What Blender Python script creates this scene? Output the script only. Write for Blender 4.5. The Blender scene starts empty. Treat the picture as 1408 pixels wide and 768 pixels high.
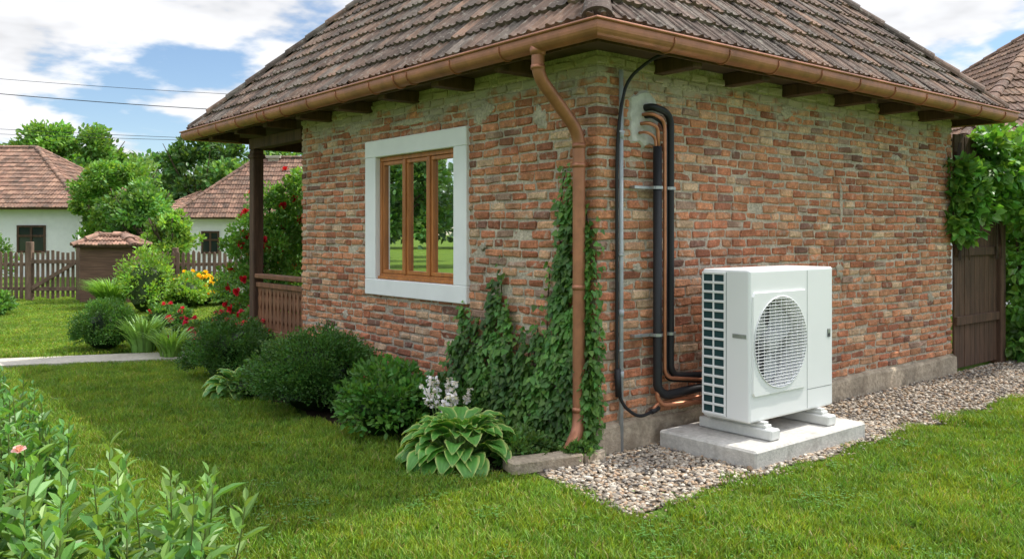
import bpy, bmesh, math
import numpy as np
from mathutils import Vector, Matrix
rng=np.random.default_rng(7)
U=rng.uniform
scene=bpy.context.scene
# ---------------------------------------------------------------- frame
TH=math.radians(39.36)
CAM=np.array([-4.357,-4.346,1.6])
FW=np.array([math.sin(TH),math.cos(TH)]); RT=np.array([math.cos(TH),-math.sin(TH)])
def at(d,l,z=0.0):
    """site coordinates: d metres down the garden, l metres to the right of the standpoint"""
    p=CAM[:2]+d*FW+l*RT
    return np.array([p[0],p[1],z])
# ---------------------------------------------------------------- mesh builder
def empty(name,loc=(0,0,0)):
    e=bpy.data.objects.new(name,None); e.location=loc; e.empty_display_size=.2
    scene.collection.objects.link(e); return e
def setparent(o,p):
    if p is not None:
        o.parent=p; o.matrix_parent_inverse=Matrix.Translation(p.location).inverted()
SG=np.array([[sx,sy,sz] for sx in(-1,1) for sy in(-1,1) for sz in(-1,1)],float)
def _boxtopo():
    F4=[];F3=[]
    P=np.zeros((24,3))
    for c in range(8):
        for a in range(3):
            for j in range(3): P[3*c+a,j]=SG[c,j]*(1 if j==a else .8)
    idx={tuple(SG[c].astype(int)):c for c in range(8)}
    for a in range(3):
        o=[j for j in range(3) if j!=a]
        for s in(-1,1):
            q=[]
            for (p,r) in((-1,-1),(1,-1),(1,1),(-1,1)):
                k=[0,0,0];k[a]=s;k[o[0]]=p;k[o[1]]=r
                q.append(3*idx[tuple(k)]+a)
            F4.append(q)
    for k in range(3):
        a,b=[j for j in range(3) if j!=k]
        for p in(-1,1):
            for r in(-1,1):
                k1=[0,0,0];k1[k]=-1;k1[a]=p;k1[b]=r;k2=list(k1);k2[k]=1
                c1=idx[tuple(k1)];c2=idx[tuple(k2)]
                F4.append([3*c1+a,3*c2+a,3*c2+b,3*c1+b])
    for c in range(8): F3.append([3*c,3*c+1,3*c+2])
    def fix(f):
        A=P[f]; n=np.cross(A[1]-A[0],A[2]-A[0])
        return f if n@A.mean(0)>0 else f[::-1]
    return np.array([fix(f) for f in F4]),np.array([fix(f) for f in F3])
B4,B3=_boxtopo()
class MB:
    def __init__(s): s.V=[];s.F=[];s.C=[];s.n=0
    def add(s,V,faces,col=(1,1,1)):
        V=np.asarray(V,float).reshape(-1,3); c=np.asarray(col,float)
        if c.ndim==1: c=np.tile(c,(len(V),1))
        s.V.append(V);s.C.append(c)
        for f in faces:
            f=np.asarray(f,int)
            if f.ndim==1:f=f[None]
            s.F.append(f+s.n)
        s.n+=len(V)
    def boxes(s,cen,half,bev=.004,col=(1,1,1),jit=0,R=None):
        cen=np.atleast_2d(np.asarray(cen,float));half=np.atleast_2d(np.asarray(half,float));n=len(cen)
        A=np.tile(np.eye(3),(8,1)); S=np.repeat(SG,3,axis=0)
        b=np.minimum(bev,half.min(1)*.9)[:,None,None]
        V=S[None]*(half[:,None,:]-b*(1-A[None]))
        if jit:
            V=V+rng.normal(0,jit*.6,V.shape)+np.repeat(rng.normal(0,jit,(n,8,3)),3,axis=1)
        if R is not None:
            R=np.asarray(R,float)
            V=np.einsum('ij,nkj->nki',R,V) if R.ndim==2 else np.einsum('nij,nkj->nki',R,V)
        V=V+cen[:,None]
        off=(np.arange(n)*24)[:,None,None]
        c=np.asarray(col,float)
        c=np.tile(c,(n*24,1)) if c.ndim==1 else np.repeat(c,24,axis=0)
        s.add(V.reshape(-1,3),[(B4[None]+off).reshape(-1,4),(B3[None]+off).reshape(-1,3)],c)
    def box(s,lo,hi,bev=.004,col=(1,1,1)):
        lo=np.array(lo,float);hi=np.array(hi,float)
        s.boxes((lo+hi)/2,abs(hi-lo)/2,bev,col)
    def tube(s,P,r,seg=12,col=(1,1,1),cap=True):
        P=np.asarray(P,float);n=len(P);r=np.broadcast_to(np.asarray(r,float),(n,))
        T=np.gradient(P,axis=0);T/=np.linalg.norm(T,axis=1)[:,None]+1e-12
        u=np.cross(T[0],[0,0,1.]); 
        if np.linalg.norm(u)<.1:u=np.cross(T[0],[1.,0,0])
        u/=np.linalg.norm(u);a=np.linspace(0,2*math.pi,seg,endpoint=False);V=[]
        for i in range(n):
            u=u-T[i]*(u@T[i]);u/=np.linalg.norm(u);w=np.cross(T[i],u)
            V.append(P[i]+r[i]*(np.cos(a)[:,None]*u+np.sin(a)[:,None]*w))
        V=np.concatenate(V);i=np.arange(seg);j=(i+1)%seg
        F=[np.stack([k*seg+i,k*seg+j,(k+1)*seg+j,(k+1)*seg+i],1) for k in range(n-1)]
        fl=[np.concatenate(F)]
        if cap: fl+= [np.arange(seg)[::-1],(n-1)*seg+np.arange(seg)]
        s.add(V,fl,col)
    def leaves(s,P,D,N,L,W,col,prof=((.3,.9),(.7,.75)),fold=.25,droop=0.):
        """6-vertex folded leaves"""
        n=len(P);D=D/(np.linalg.norm(D,axis=1)[:,None]+1e-9)
        S=np.cross(D,N);S/=np.linalg.norm(S,axis=1)[:,None]+1e-9;N=np.cross(S,D)
        L=np.broadcast_to(L,(n,))[:,None];W=np.broadcast_to(W,(n,))[:,None]/2
        (f1,w1),(f2,w2)=prof
        dz=np.array([0,0,-1.])
        def pt(f,w): return P+D*L*f+S*W*w+N*abs(w)*W*fold+dz*droop*L*f*f
        V=np.stack([pt(0,0),pt(f1,w1),pt(f2,w2),pt(1,0),pt(f2,-w2),pt(f1,-w1)],1)
        o=(np.arange(n)*6)[:,None]
        F=np.concatenate([o+np.array([0,1,2,3]),o+np.array([0,3,4,5])])
        c=np.asarray(col,float); c=np.tile(c,(n*6,1)) if c.ndim==1 else np.repeat(c,6,axis=0)
        s.add(V.reshape(-1,3),[F],c)
    def build(s,name,mat,parent=None,smooth=False,origin=None):
        V=np.concatenate(s.V);C=np.concatenate(s.C)
        if origin is not None: V=V-np.asarray(origin,float)
        me=bpy.data.meshes.new(name)
        me.vertices.add(len(V));me.vertices.foreach_set('co',V.astype(np.float32).ravel())
        lp=np.concatenate([f.ravel() for f in s.F]).astype(np.int32)
        tot=np.concatenate([np.full(len(f),f.shape[1]) for f in s.F])
        st=np.concatenate([[0],np.cumsum(tot)[:-1]]).astype(np.int32)
        me.loops.add(len(lp));me.loops.foreach_set('vertex_index',lp)
        me.polygons.add(len(st));me.polygons.foreach_set('loop_start',st)
        me.polygons.foreach_set('use_smooth',np.full(len(st),smooth))
        me.update(calc_edges=True);me.validate()
        ca=me.attributes.new('Col','FLOAT_COLOR','POINT')
        ca.data.foreach_set('color',np.concatenate([C,np.ones((len(C),1))],1).astype(np.float32).ravel())
        me.materials.append(mat)
        o=bpy.data.objects.new(name,me)
        if origin is not None:o.location=origin
        if parent!='none':
            scene.collection.objects.link(o); setparent(o,parent)
        return o
def roundpath(P,rad,n=7):
    P=[np.array(p,float) for p in P];out=[P[0]]
    for a,b,c in zip(P[:-2],P[1:-1],P[2:]):
        d1=(a-b);d2=(c-b);l1=np.linalg.norm(d1);l2=np.linalg.norm(d2);r=min(rad,l1*.48,l2*.48)
        s=b+d1/l1*r;e=b+d2/l2*r
        for t in np.linspace(0,1,n): out.append((1-t)**2*s+2*t*(1-t)*b+t*t*e)
    out.append(P[-1]);return np.array(out)
def rotz(a):
    c,s=math.cos(a),math.sin(a);return np.array([[c,-s,0],[s,c,0],[0,0,1.]])
# ---------------------------------------------------------------- materials
def mat(name,col=(.5,.5,.5),rough=.6,metal=0,attr=False,nz=(),bump=(),spec=.4,stain=(),stretch=(1,1,1),trans=0,zstain=None,world=None):
    m=bpy.data.materials.new(name);m.use_nodes=True;nt=m.node_tree;N=nt.nodes;Lk=nt.links
    pb=N['Principled BSDF'];out=N['Material Output']
    pb.inputs['Roughness'].default_value=rough;pb.inputs['Metallic'].default_value=metal
    pb.inputs['Specular IOR Level'].default_value=spec
    tc=N.new('ShaderNodeTexCoord');mp=N.new('ShaderNodeMapping');mp.inputs['Scale'].default_value=stretch
    Lk.new(tc.outputs['Object'],mp.inputs['Vector'])
    if attr:
        a=N.new('ShaderNodeAttribute');a.attribute_name='Col';c=a.outputs['Color']
    else:
        r=N.new('ShaderNodeRGB');r.outputs[0].default_value=(*col,1);c=r.outputs[0]
    def noise(sc,det=2,ro=.6,src=None):
        t=N.new('ShaderNodeTexNoise');t.inputs['Scale'].default_value=sc;t.inputs['Detail'].default_value=det
        t.inputs['Roughness'].default_value=ro;Lk.new(src or mp.outputs[0],t.inputs['Vector']);return t.outputs['Fac']
    def mr(src,a,b,c0,d):
        n=N.new('ShaderNodeMapRange');n.inputs[1].default_value=a;n.inputs[2].default_value=b
        n.inputs[3].default_value=c0;n.inputs[4].default_value=d;Lk.new(src,n.inputs[0]);return n.outputs[0]
    for sc,am in nz:
        f=mr(noise(sc),.3,.7,1-am,1+am)
        v=N.new('ShaderNodeVectorMath');v.operation='SCALE';Lk.new(c,v.inputs[0]);Lk.new(f,v.inputs['Scale']);c=v.outputs[0]
    for sc,th,sof,c2,mx in stain:
        f=mr(noise(sc),th-sof,th+sof,0,mx)
        x=N.new('ShaderNodeMix');x.data_type='RGBA';Lk.new(f,x.inputs[0]);Lk.new(c,x.inputs[6]);x.inputs[7].default_value=(*c2,1);c=x.outputs[2]
    if zstain:
        z0,z1,c2,mx,sc=zstain
        sp=N.new('ShaderNodeSeparateXYZ');Lk.new(tc.outputs['Object'],sp.inputs[0])
        a=mr(sp.outputs[2],z0,z1,-.35,.35);ad=N.new('ShaderNodeMath');ad.operation='ADD';Lk.new(a,ad.inputs[0]);Lk.new(noise(sc,3),ad.inputs[1])
        f=mr(ad.outputs[0],.5,.6,0,mx)
        x=N.new('ShaderNodeMix');x.data_type='RGBA';Lk.new(f,x.inputs[0]);Lk.new(c,x.inputs[6]);x.inputs[7].default_value=(*c2,1);c=x.outputs[2]
    if world:
        ge=N.new('ShaderNodeNewGeometry')
        for sc,mul in world:
            f=mr(noise(sc,2,.6,ge.outputs['Position']),.38,.62,0,1)
            v=N.new('ShaderNodeVectorMath');v.operation='MULTIPLY';Lk.new(c,v.inputs[0]);v.inputs[1].default_value=mul
            x=N.new('ShaderNodeMix');x.data_type='RGBA';Lk.new(f,x.inputs[0]);Lk.new(c,x.inputs[6]);Lk.new(v.outputs[0],x.inputs[7]);c=x.outputs[2]
    Lk.new(c,pb.inputs['Base Color']);prev=None
    for sc,st,di in bump:
        b=N.new('ShaderNodeBump');b.inputs['Strength'].default_value=st;b.inputs['Distance'].default_value=di
        Lk.new(noise(sc,3,.65),b.inputs['Height'])
        if prev:Lk.new(prev,b.inputs['Normal'])
        prev=b.outputs[0]
    if prev:Lk.new(prev,pb.inputs['Normal'])
    if trans:
        t=N.new('ShaderNodeBsdfTranslucent');v=N.new('ShaderNodeVectorMath');v.operation='MULTIPLY'
        Lk.new(c,v.inputs[0]);v.inputs[1].default_value=(1.6,1.45,.6);Lk.new(v.outputs[0],t.inputs['Color'])
        ms=N.new('ShaderNodeMixShader');ms.inputs[0].default_value=trans
        Lk.new(pb.outputs[0],ms.inputs[1]);Lk.new(t.outputs[0],ms.inputs[2]);Lk.new(ms.outputs[0],out.inputs['Surface'])
    return m
mLeaf=mat('foliage',attr=True,rough=.42,spec=.35,trans=.33)
mPetal=mat('petals',attr=True,rough=.6,spec=.2,trans=.25)
TURF=((.8,(.74,.80,.78)),(3.1,(1.34,1.10,.95)),(11,(.76,.82,.85)))
mGrass=mat('grass_blades',attr=True,rough=.5,spec=.25,trans=.30,world=TURF)
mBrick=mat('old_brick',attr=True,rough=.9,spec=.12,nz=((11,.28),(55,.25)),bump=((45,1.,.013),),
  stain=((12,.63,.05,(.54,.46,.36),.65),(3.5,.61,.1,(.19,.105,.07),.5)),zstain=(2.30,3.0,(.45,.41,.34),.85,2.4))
mMortar=mat('lime_mortar',(.49,.42,.33),rough=.95,spec=.1,nz=((4,.25),(50,.28)),bump=((50,1,.016),))
mTile=mat('clay_roof_tile',attr=True,rough=.85,spec=.2,nz=((7,.3),),bump=((100,.5,.004),),
  stain=((3.2,.6,.08,(.06,.05,.042),.6),(24,.63,.05,(.28,.255,.21),.6)))
mConc=mat('concrete',(.50,.48,.44),rough=.9,spec=.2,nz=((3,.12),(30,.14)),bump=((60,.6,.006),),stain=((7,.64,.08,(.27,.245,.21),.55),))
mPlinth=mat('plinth_concrete',(.42,.345,.255),rough=.95,spec=.1,nz=((3,.25),(30,.2)),bump=((25,1,.016),),stain=((5,.58,.1,(.2,.155,.11),.65),))
mCop=mat('brown_copper',(.42,.175,.095),rough=.42,metal=.4,nz=((4,.18),(30,.06)),spec=.5,stain=((6,.62,.12,(.2,.09,.05),.5),))
mPipeCu=mat('bright_copper',(.52,.22,.12),rough=.45,metal=.6,nz=((20,.1),))
mBlack=mat('rubber_insulation',(.016,.016,.018),rough=.55,spec=.4)
mGrey=mat('grey_conduit',(.40,.42,.44),rough=.5,nz=((12,.1),))
mSteel=mat('galvanised_steel',(.45,.46,.47),rough=.38,metal=.8,nz=((30,.15),))
mPaint=mat('white_enamel',(.82,.82,.815),rough=.35,spec=.5,nz=((2,.02),))
mPaint2=mat('white_grille',(.76,.76,.76),rough=.4)
mGap=mat('seam_shadow',(.10,.10,.10),rough=.8)
mCoil=mat('teal_coil',(.014,.055,.06),rough=.45,stretch=(1,20,.2),nz=((30,.3),))
mFan=mat('fan_plastic',(.46,.465,.475),rough=.5)
mFanD=mat('fan_well',(.36,.362,.365),rough=.7)
mWhite=mat('lime_white_paint',(.84,.835,.82),rough=.8,spec=.2,nz=((4,.04),),bump=((60,.25,.003),))
mWin=mat('honey_wood',(.42,.155,.045),rough=.42,spec=.4,nz=((14,.25),(60,.12)),stretch=(1,1,.15),bump=((60,.15,.002),))
mWood=mat('dark_wood',(.085,.045,.026),rough=.75,nz=((10,.35),(50,.25)),stretch=(1,1,.12),bump=((40,.5,.004),))
mWoodH=mat('dark_wood_soffit',(.085,.05,.034),rough=.8,nz=((6,.35),),stretch=(.3,1,1))
mRail=mat('porch_wood',(.20,.09,.045),rough=.65,nz=((10,.3),(50,.2)),stretch=(1,1,.12),bump=((40,.4,.003),))
mFence=mat('fence_wood',(.17,.11,.075),rough=.85,attr=False,nz=((5,.3),(30,.25)),stretch=(1,1,.2))
mSoil=mat('garden_soil',(.05,.036,.024),rough=1,spec=.05,nz=((8,.3),),bump=((30,1,.03),))
mPeb=mat('pebbles',attr=True,rough=.75,spec=.3,nz=((60,.2),))
mBark=mat('bark',(.10,.07,.045),rough=.95,nz=((8,.3),),bump=((30,1,.02),),stretch=(1,1,.3))
mCur=mat('lace_curtain',(.78,.78,.76),rough=.9,trans=.3,nz=((60,.2),))
mRoom=mat('room_plaster',(.25,.22,.18),rough=.9)
mCable=mat('black_cable',(.02,.02,.022),rough=.5)
mGlass=bpy.data.materials.new('window_glass');mGlass.use_nodes=True
nt=mGlass.node_tree;nt.nodes.clear();o=nt.nodes.new('ShaderNodeOutputMaterial');mx=nt.nodes.new('ShaderNodeMixShader')
tr=nt.nodes.new('ShaderNodeBsdfTransparent');gl=nt.nodes.new('ShaderNodeBsdfGlossy');gl.inputs['Roughness'].default_value=.012
fr=nt.nodes.new('ShaderNodeFresnel');fr.inputs[0].default_value=1.5
tr.inputs[0].default_value=(.85,.88,.86,1)
nt.links.new(fr.outputs[0],mx.inputs[0]);nt.links.new(tr.outputs[0],mx.inputs[1]);nt.links.new(gl.outputs[0],mx.inputs[2]);nt.links.new(mx.outputs[0],o.inputs[0])
mGround=mat('lawn_turf',(.125,.215,.033),rough=.95,spec=.1,nz=((40,.3),),bump=((60,.9,.03),),world=TURF)
mGravBase=mat('gravel_sand',(.19,.155,.115),rough=1,spec=.1,nz=((30,.35),(90,.4)),bump=((70,1,.02),))
mPath=mat('path_concrete',(.46,.42,.35),rough=.95,spec=.1,nz=((2,.12),(25,.15)),bump=((40,.5,.006),))

# ---------------------------------------------------------------- ground
def sheet(name,poly,z,m):
    mb=MB();P=np.array([[p[0],p[1],z] for p in poly]);mb.add(P,[np.arange(len(P))]);return mb.build(name,m)
mb=MB();mb.add([[-1500,-1500,0],[1500,-1500,0],[1500,1500,0],[-1500,1500,0]],[[0,1,2,3]]);mb.build('ground',mGround)
def wob(t,s=0): return math.sin(t*3.1+s)*.4+math.sin(t*7.3+1.3*s)*.3+math.sin(t*13.7+2*s)*.2
def gravel_front(x): return -1.03+.07*wob(x,1)-(.0 if x<2 else .02)
def in_gravel(x,y):
    left=-.60-.2*max(0,-y)/1.0+.04*wob(y*2,2)
    return left<x<9.5 and gravel_front(x)<y<0.02
def bed_front(y): return -.95+.09*wob(y,4)+(.2*max(0,y-3.4))+(.35*max(0,.7-y))
def in_bed(x,y): return .12<y<6.3 and bed_front(y)<x<.1
pA=np.array([-.45,6.95]);pB=np.array([-2.57,7.75]);pC=np.array([-12,11.9])
def in_path(x,y,w=.36):
    p=np.array([x,y])
    for a,b in((pA,pB),(pB,pC)):
        t=np.clip((p-a)@(b-a)/((b-a)@(b-a)),0,1)
        if np.linalg.norm(p-a-t*(b-a))<w:return True
    return False
xs=np.linspace(-.6,9.5,80)
poly=[(-.6,.02)]+[(-.8+.03*wob(0),-1.0)]+[(x,gravel_front(x)) for x in xs if x>-.75]+[(9.5,.02)]
sheet('gravel_bed',poly,.004,mGravBase)
ys=np.linspace(.12,6.3,50)
sheet('soil_bed',[(0.1,.12)]+[(bed_front(y),y) for y in ys]+[(0.1,6.3)],.006,mSoil)
mb=MB()
def ribbon(pts,w,z,h):
    pts=np.array(pts);t=np.gradient(pts,axis=0);t/=np.linalg.norm(t,axis=1)[:,None];nn=np.stack([-t[:,1],t[:,0]],1)
    n=len(pts);a=pts+nn*w;b=pts-nn*w
    V=np.concatenate([np.c_[a,np.full(n,z+h)],np.c_[b,np.full(n,z+h)],np.c_[a,np.full(n,z-.02)],np.c_[b,np.full(n,z-.02)]])
    i=np.arange(n-1)
    return V,[np.stack([i,i+1,n+i+1,n+i],1)[:,::-1],np.stack([2*n+i,2*n+i+1,i+1,i],1),np.stack([3*n+i,3*n+i+1,n+i+1,n+i],1)]
V,F=ribbon(roundpath([np.r_[pA,0],np.r_[pB,0],np.r_[pC,0]],1.2)[:,:2],.34,0,.03);mb.add(V,F);mb.build('garden_path',mPath)

def ico(sub):
    bm=bmesh.new();bmesh.ops.create_icosphere(bm,subdivisions=sub,radius=1);bm.verts.ensure_lookup_table()
    V=np.array([v.co[:] for v in bm.verts]);F=np.array([[v.index for v in f.verts] for f in bm.faces]);bm.free();return V,F
IV2,IF2=ico(2);IV1,IF1=ico(1)
def pebbles(mb,XY,size,z0,TV,TF,zj=.01):
    n=len(XY)
    s=size[:,None]*np.stack([U(.8,1.3,n),U(.6,1,n),U(.4,.75,n)],1)
    lump=1+.11*rng.normal(size=(n,len(TV),1))
    V=TV[None]*lump*s[:,None]
    a=U(0,6.28,n);b=rng.normal(0,.35,n)
    c,sn=np.cos(a)[:,None],np.sin(a)[:,None];cb,sb=np.cos(b)[:,None],np.sin(b)[:,None]
    x,y,z=V[...,0],V[...,1],V[...,2];y,z=y*cb-z*sb,y*sb+z*cb;x,y=x*c-y*sn,x*sn+y*c
    V=np.stack([x+XY[:,:1],y+XY[:,1:2],z+(z0+U(0,zj,n))[:,None]],-1)
    pal=np.array([[.38,.32,.25],[.32,.27,.21],[.46,.395,.31],[.25,.21,.17],[.41,.30,.195],[.56,.50,.41],[.35,.24,.155],[.18,.16,.14]])
    C=pal[rng.integers(0,len(pal),n)]*U(.75,1.15,(n,1))
    o=(np.arange(n)*len(TV))[:,None,None]
    mb.add(V.reshape(-1,3),[(TF[None]+o).reshape(-1,3)],np.repeat(C,len(TV),axis=0))
def inpad(x,y): return .56<x<1.99 and -.94<y<-.1
cand=[]
for n_,x0_,x1_ in((8200,-.85,2.6),(8500,2.6,9.3)):
    XY=np.c_[U(x0_,x1_,n_),U(-1.12,0,n_)]
    cand.append(np.array([p for p in XY if in_gravel(*p) and not inpad(*p)]))
mb=MB();pebbles(mb,cand[0],U(.007,.018,len(cand[0]))*np.where(U(0,1,len(cand[0]))<.06,1.5,1),.009,IV2,IF2)
pebbles(mb,cand[1],U(.009,.021,len(cand[1])),.009,IV1,IF1)
st=np.array([[x,gravel_front(x)+rng.normal(0,.06)-.03] for x in U(-.8,6,300)]);pebbles(mb,st,U(.007,.015,300),.014,IV1,IF1)
mb.build('gravel',mPeb,smooth=True)

def tuft(seed,n,rad,h0,h1,w):
    r=np.random.default_rng(seed);mb=MB()
    a=r.uniform(0,6.28,n);q=rad*np.sqrt(r.uniform(0,1,n));P=np.c_[q*np.cos(a),q*np.sin(a),np.zeros(n)]
    h=r.uniform(h0,h1,n);b=r.uniform(0,6.28,n);lean=r.uniform(.1,1.0,n)*h
    d=np.c_[np.cos(b),np.sin(b),np.zeros(n)];sb=r.uniform(0,6.28,n);s=np.c_[np.cos(sb),np.sin(sb),np.zeros(n)]*w/2
    up=np.array([0,0,1.])
    m1=P+d*lean[:,None]*.3+up*(h*.6)[:,None];tp=P+d*lean[:,None]+up*h[:,None]
    V=np.stack([P-s,P+s,m1+s*.8,m1-s*.8,tp],1);o=(np.arange(n)*5)[:,None]
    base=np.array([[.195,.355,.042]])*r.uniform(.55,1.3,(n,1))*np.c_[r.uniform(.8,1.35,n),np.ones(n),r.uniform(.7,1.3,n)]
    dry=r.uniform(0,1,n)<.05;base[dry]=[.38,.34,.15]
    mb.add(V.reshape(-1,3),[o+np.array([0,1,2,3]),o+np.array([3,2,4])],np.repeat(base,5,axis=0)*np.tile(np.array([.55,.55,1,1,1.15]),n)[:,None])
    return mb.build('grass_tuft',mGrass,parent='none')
def collection(name,objs):
    c=bpy.data.collections.new(name)
    for o in objs:c.objects.link(o)
    return c
def scatter(name,P,rot,scl,idx,coll):
    me=bpy.data.meshes.new(name);me.vertices.add(len(P));me.vertices.foreach_set('co',np.asarray(P,np.float32).ravel())
    for nm,ty,ar in(('rot','FLOAT',rot),('scl','FLOAT',scl),('idx','INT',idx)):
        a=me.attributes.new(nm,ty,'POINT');a.data.foreach_set('value',np.asarray(ar,np.float32 if ty=='FLOAT' else np.int32))
    me.update();ob=bpy.data.objects.new(name,me);scene.collection.objects.link(ob)
    g=bpy.data.node_groups.new(name,'GeometryNodeTree')
    g.interface.new_socket('Geometry',in_out='INPUT',socket_type='NodeSocketGeometry')
    g.interface.new_socket('Geometry',in_out='OUTPUT',socket_type='NodeSocketGeometry')
    N=g.nodes;gi=N.new('NodeGroupInput');go=N.new('NodeGroupOutput');ip=N.new('GeometryNodeInstanceOnPoints')
    ci=N.new('GeometryNodeCollectionInfo');ci.inputs[0].default_value=coll;ci.inputs[1].default_value=True;ci.inputs[2].default_value=True
    def na(nm,ty):
        k=N.new('GeometryNodeInputNamedAttribute');k.data_type=ty;k.inputs[0].default_value=nm;return [o for o in k.outputs if o.enabled][0]
    cx=N.new('ShaderNodeCombineXYZ');L=g.links
    L.new(na('rot','FLOAT'),cx.inputs[2]);L.new(gi.outputs[0],ip.inputs['Points']);L.new(ci.outputs[0],ip.inputs['Instance'])
    ip.inputs['Pick Instance'].default_value=True
    L.new(na('idx','INT'),ip.inputs['Instance Index']);L.new(cx.outputs[0],ip.inputs['Rotation']);L.new(na('scl','FLOAT'),ip.inputs['Scale'])
    L.new(ip.outputs[0],go.inputs[0])
    md=ob.modifiers.new('scatter','NODES');md.node_group=g;return ob
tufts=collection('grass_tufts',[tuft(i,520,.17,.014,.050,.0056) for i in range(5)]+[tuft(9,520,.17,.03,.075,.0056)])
tuftsB=collection('grass_tufts_far',[tuft(20+i,460,.34,.03,.06,.012) for i in range(4)])
def lawn_ok(x,y,marg):
    if x>-marg*.3 and y>-marg*.3 and y<6.5 and x<6.9: return False
    if in_gravel(x,y+marg*.35) or in_gravel(x-marg*.3,y) or in_gravel(x+marg*.3,y) or in_gravel(x,y-.02): return False
    if in_bed(x+marg*.4,y) or in_bed(x,y): return False
    if in_path(x,y,.34+marg*.45): return False
    if inpad(x,y+.1) or inpad(x-.08,y):return False
    return True
def lawnpts(d0,d1,step,marg):
    out=[]
    for d in np.arange(d0,d1,step):
        w=d*.66+.9
        for l in np.arange(-w,w,step):
            p=at(d+U(-.5,.5)*step,l+U(-.5,.5)*step)
            if lawn_ok(p[0],p[1],marg): out.append([p[0],p[1],.0])
    return np.array(out)
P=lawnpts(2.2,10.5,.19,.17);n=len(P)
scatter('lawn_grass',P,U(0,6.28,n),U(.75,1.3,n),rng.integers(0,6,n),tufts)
P=lawnpts(10.4,23,.35,.34);n=len(P)
scatter('lawn_grass_far',P,U(0,6.28,n),U(.8,1.15,n),rng.integers(0,4,n),tuftsB)
# clover in the turf
mb=MB()
for k in range(85):
    d=2.6+5.5*U(0,1)**1.3;p=at(d,U(-.62,.62)*d)
    if not lawn_ok(p[0],p[1],.2): continue
    m=int(U(12,45));r=U(.05,.16);q=p+np.c_[rng.normal(0,r,m),rng.normal(0,r,m),U(.03,.05,m)]
    for h in range(3):
        a=h*2.094+U(0,6.28,m);mb.leaves(q,np.c_[np.cos(a),np.sin(a),np.full(m,.15)],np.tile([0,0,1.],(m,1)),.013,.012,np.array([.11,.25,.05])*U(.7,1.25,(m,1)),((.3,.7),(.75,1.)),.2)
mb.build('clover_patches',mLeaf)

# ---------------------------------------------------------------- brick house
H=empty('brick_house',(2.8,3,0))
LX,LY=5.73,4.8;WT=2.93
bpal=np.array([[.54,.235,.125],[.57,.275,.15],[.47,.18,.10],[.61,.35,.21],[.35,.14,.085],[.56,.245,.13],[.62,.42,.27],[.25,.13,.095],[.51,.20,.11],[.40,.26,.19]])
bw=np.array([5,5,4,2.8,2.2,5,1.8,1.2,4,1.2]);bw=bw/bw.sum()
def brickwall(mb,org,du,nout,Lu,z0,z1,holes=(),par=0):
    org=np.array(org,float);du=np.array(du,float);nout=np.array(nout,float)
    ch=.0745;cs=[];hs=[];k=0;z=z0+ch/2
    while z<z1-.01:
        odd=(k+par)%2;u=0. if not odd else .128;first=True
        endu=Lu if odd else Lu-.128
        while u<endu-.05:
            ln=U(.19,.245) if U(0,1)<.85 else U(.11,.16)
            if first and odd: ln=U(.12,.2)
            if first and not odd: ln=.235
            if u+ln>endu-.1: ln=endu-u
            segs=[(u,u+ln)]
            for(h0,h1,hz0,hz1) in holes:
                if hz0<z<hz1:
                    ns=[]
                    for a,b in segs:
                        if b<=h0 or a>=h1:ns.append((a,b))
                        else:
                            if a<h0:ns.append((a,h0))
                            if b>h1:ns.append((h1,b))
                    segs=ns
            for a,b in segs:
                if b-a<.03:continue
                g=U(.012,.026);o=max(0,rng.normal(.001,.005))*(1 if not first else 0)
                if not first and U(0,1)<.03:o+=.012
                hu=(b-a-g)/2
                if first and not odd: c0=org+du*(a+(b-a-g)/2)
                else: c0=org+du*((a+b)/2)
                dd=.056
                c=c0-nout*(dd+o*.8-.003)+np.array([0,0,z+.007*math.sin(u*1.7+z*3)+rng.normal(0,.0025)])
                cs.append(c);hz=(ch-U(.012,.024))/2
                hs.append(abs(du)*hu+abs(nout)*dd+np.array([0,0,hz]))
            u+=ln;first=False
        z+=ch;k+=1
    n=len(cs);col=bpal[rng.choice(len(bpal),n,p=bw)]*U(.76,1.12,(n,1))
    mb.boxes(np.array(cs),np.array(hs),.0085,col,jit=.0034)
mb=MB();PL=.22
WH=(1.66,3.16,1.08,2.45)
brickwall(mb,(0,0,0),(1,0,0),(0,-1,0),LX,PL,WT,par=0)
brickwall(mb,(0,0,0),(0,1,0),(-1,0,0),LY,PL,WT,holes=(WH,),par=1)
brickwall(mb,(0,LY,0),(1,0,0),(0,1,0),LX,PL,WT,par=1)
brickwall(mb,(LX,0,0),(0,1,0),(1,0,0),LY,PL,WT,par=0)
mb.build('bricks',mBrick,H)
mb=MB();e=.0115
mb.box((e,e,0),(LX-e,.25,WT),0.002)
mb.box((e,LY-.25,0),(LX-e,LY-e,WT),0.002)
mb.box((LX-.25,.25,0),(LX-e,LY-.25,WT),.002)
mb.box((e,.25,0),(.25,WH[0],WT),.001);mb.box((e,WH[1],0),(.25,LY-.25,WT),.001)
mb.box((e,WH[0],0),(.25,WH[1],WH[2]),.001);mb.box((e,WH[0],WH[3]),(.25,WH[1],WT),.001)
mb.build('mortar_walls',mMortar,H)
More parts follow.
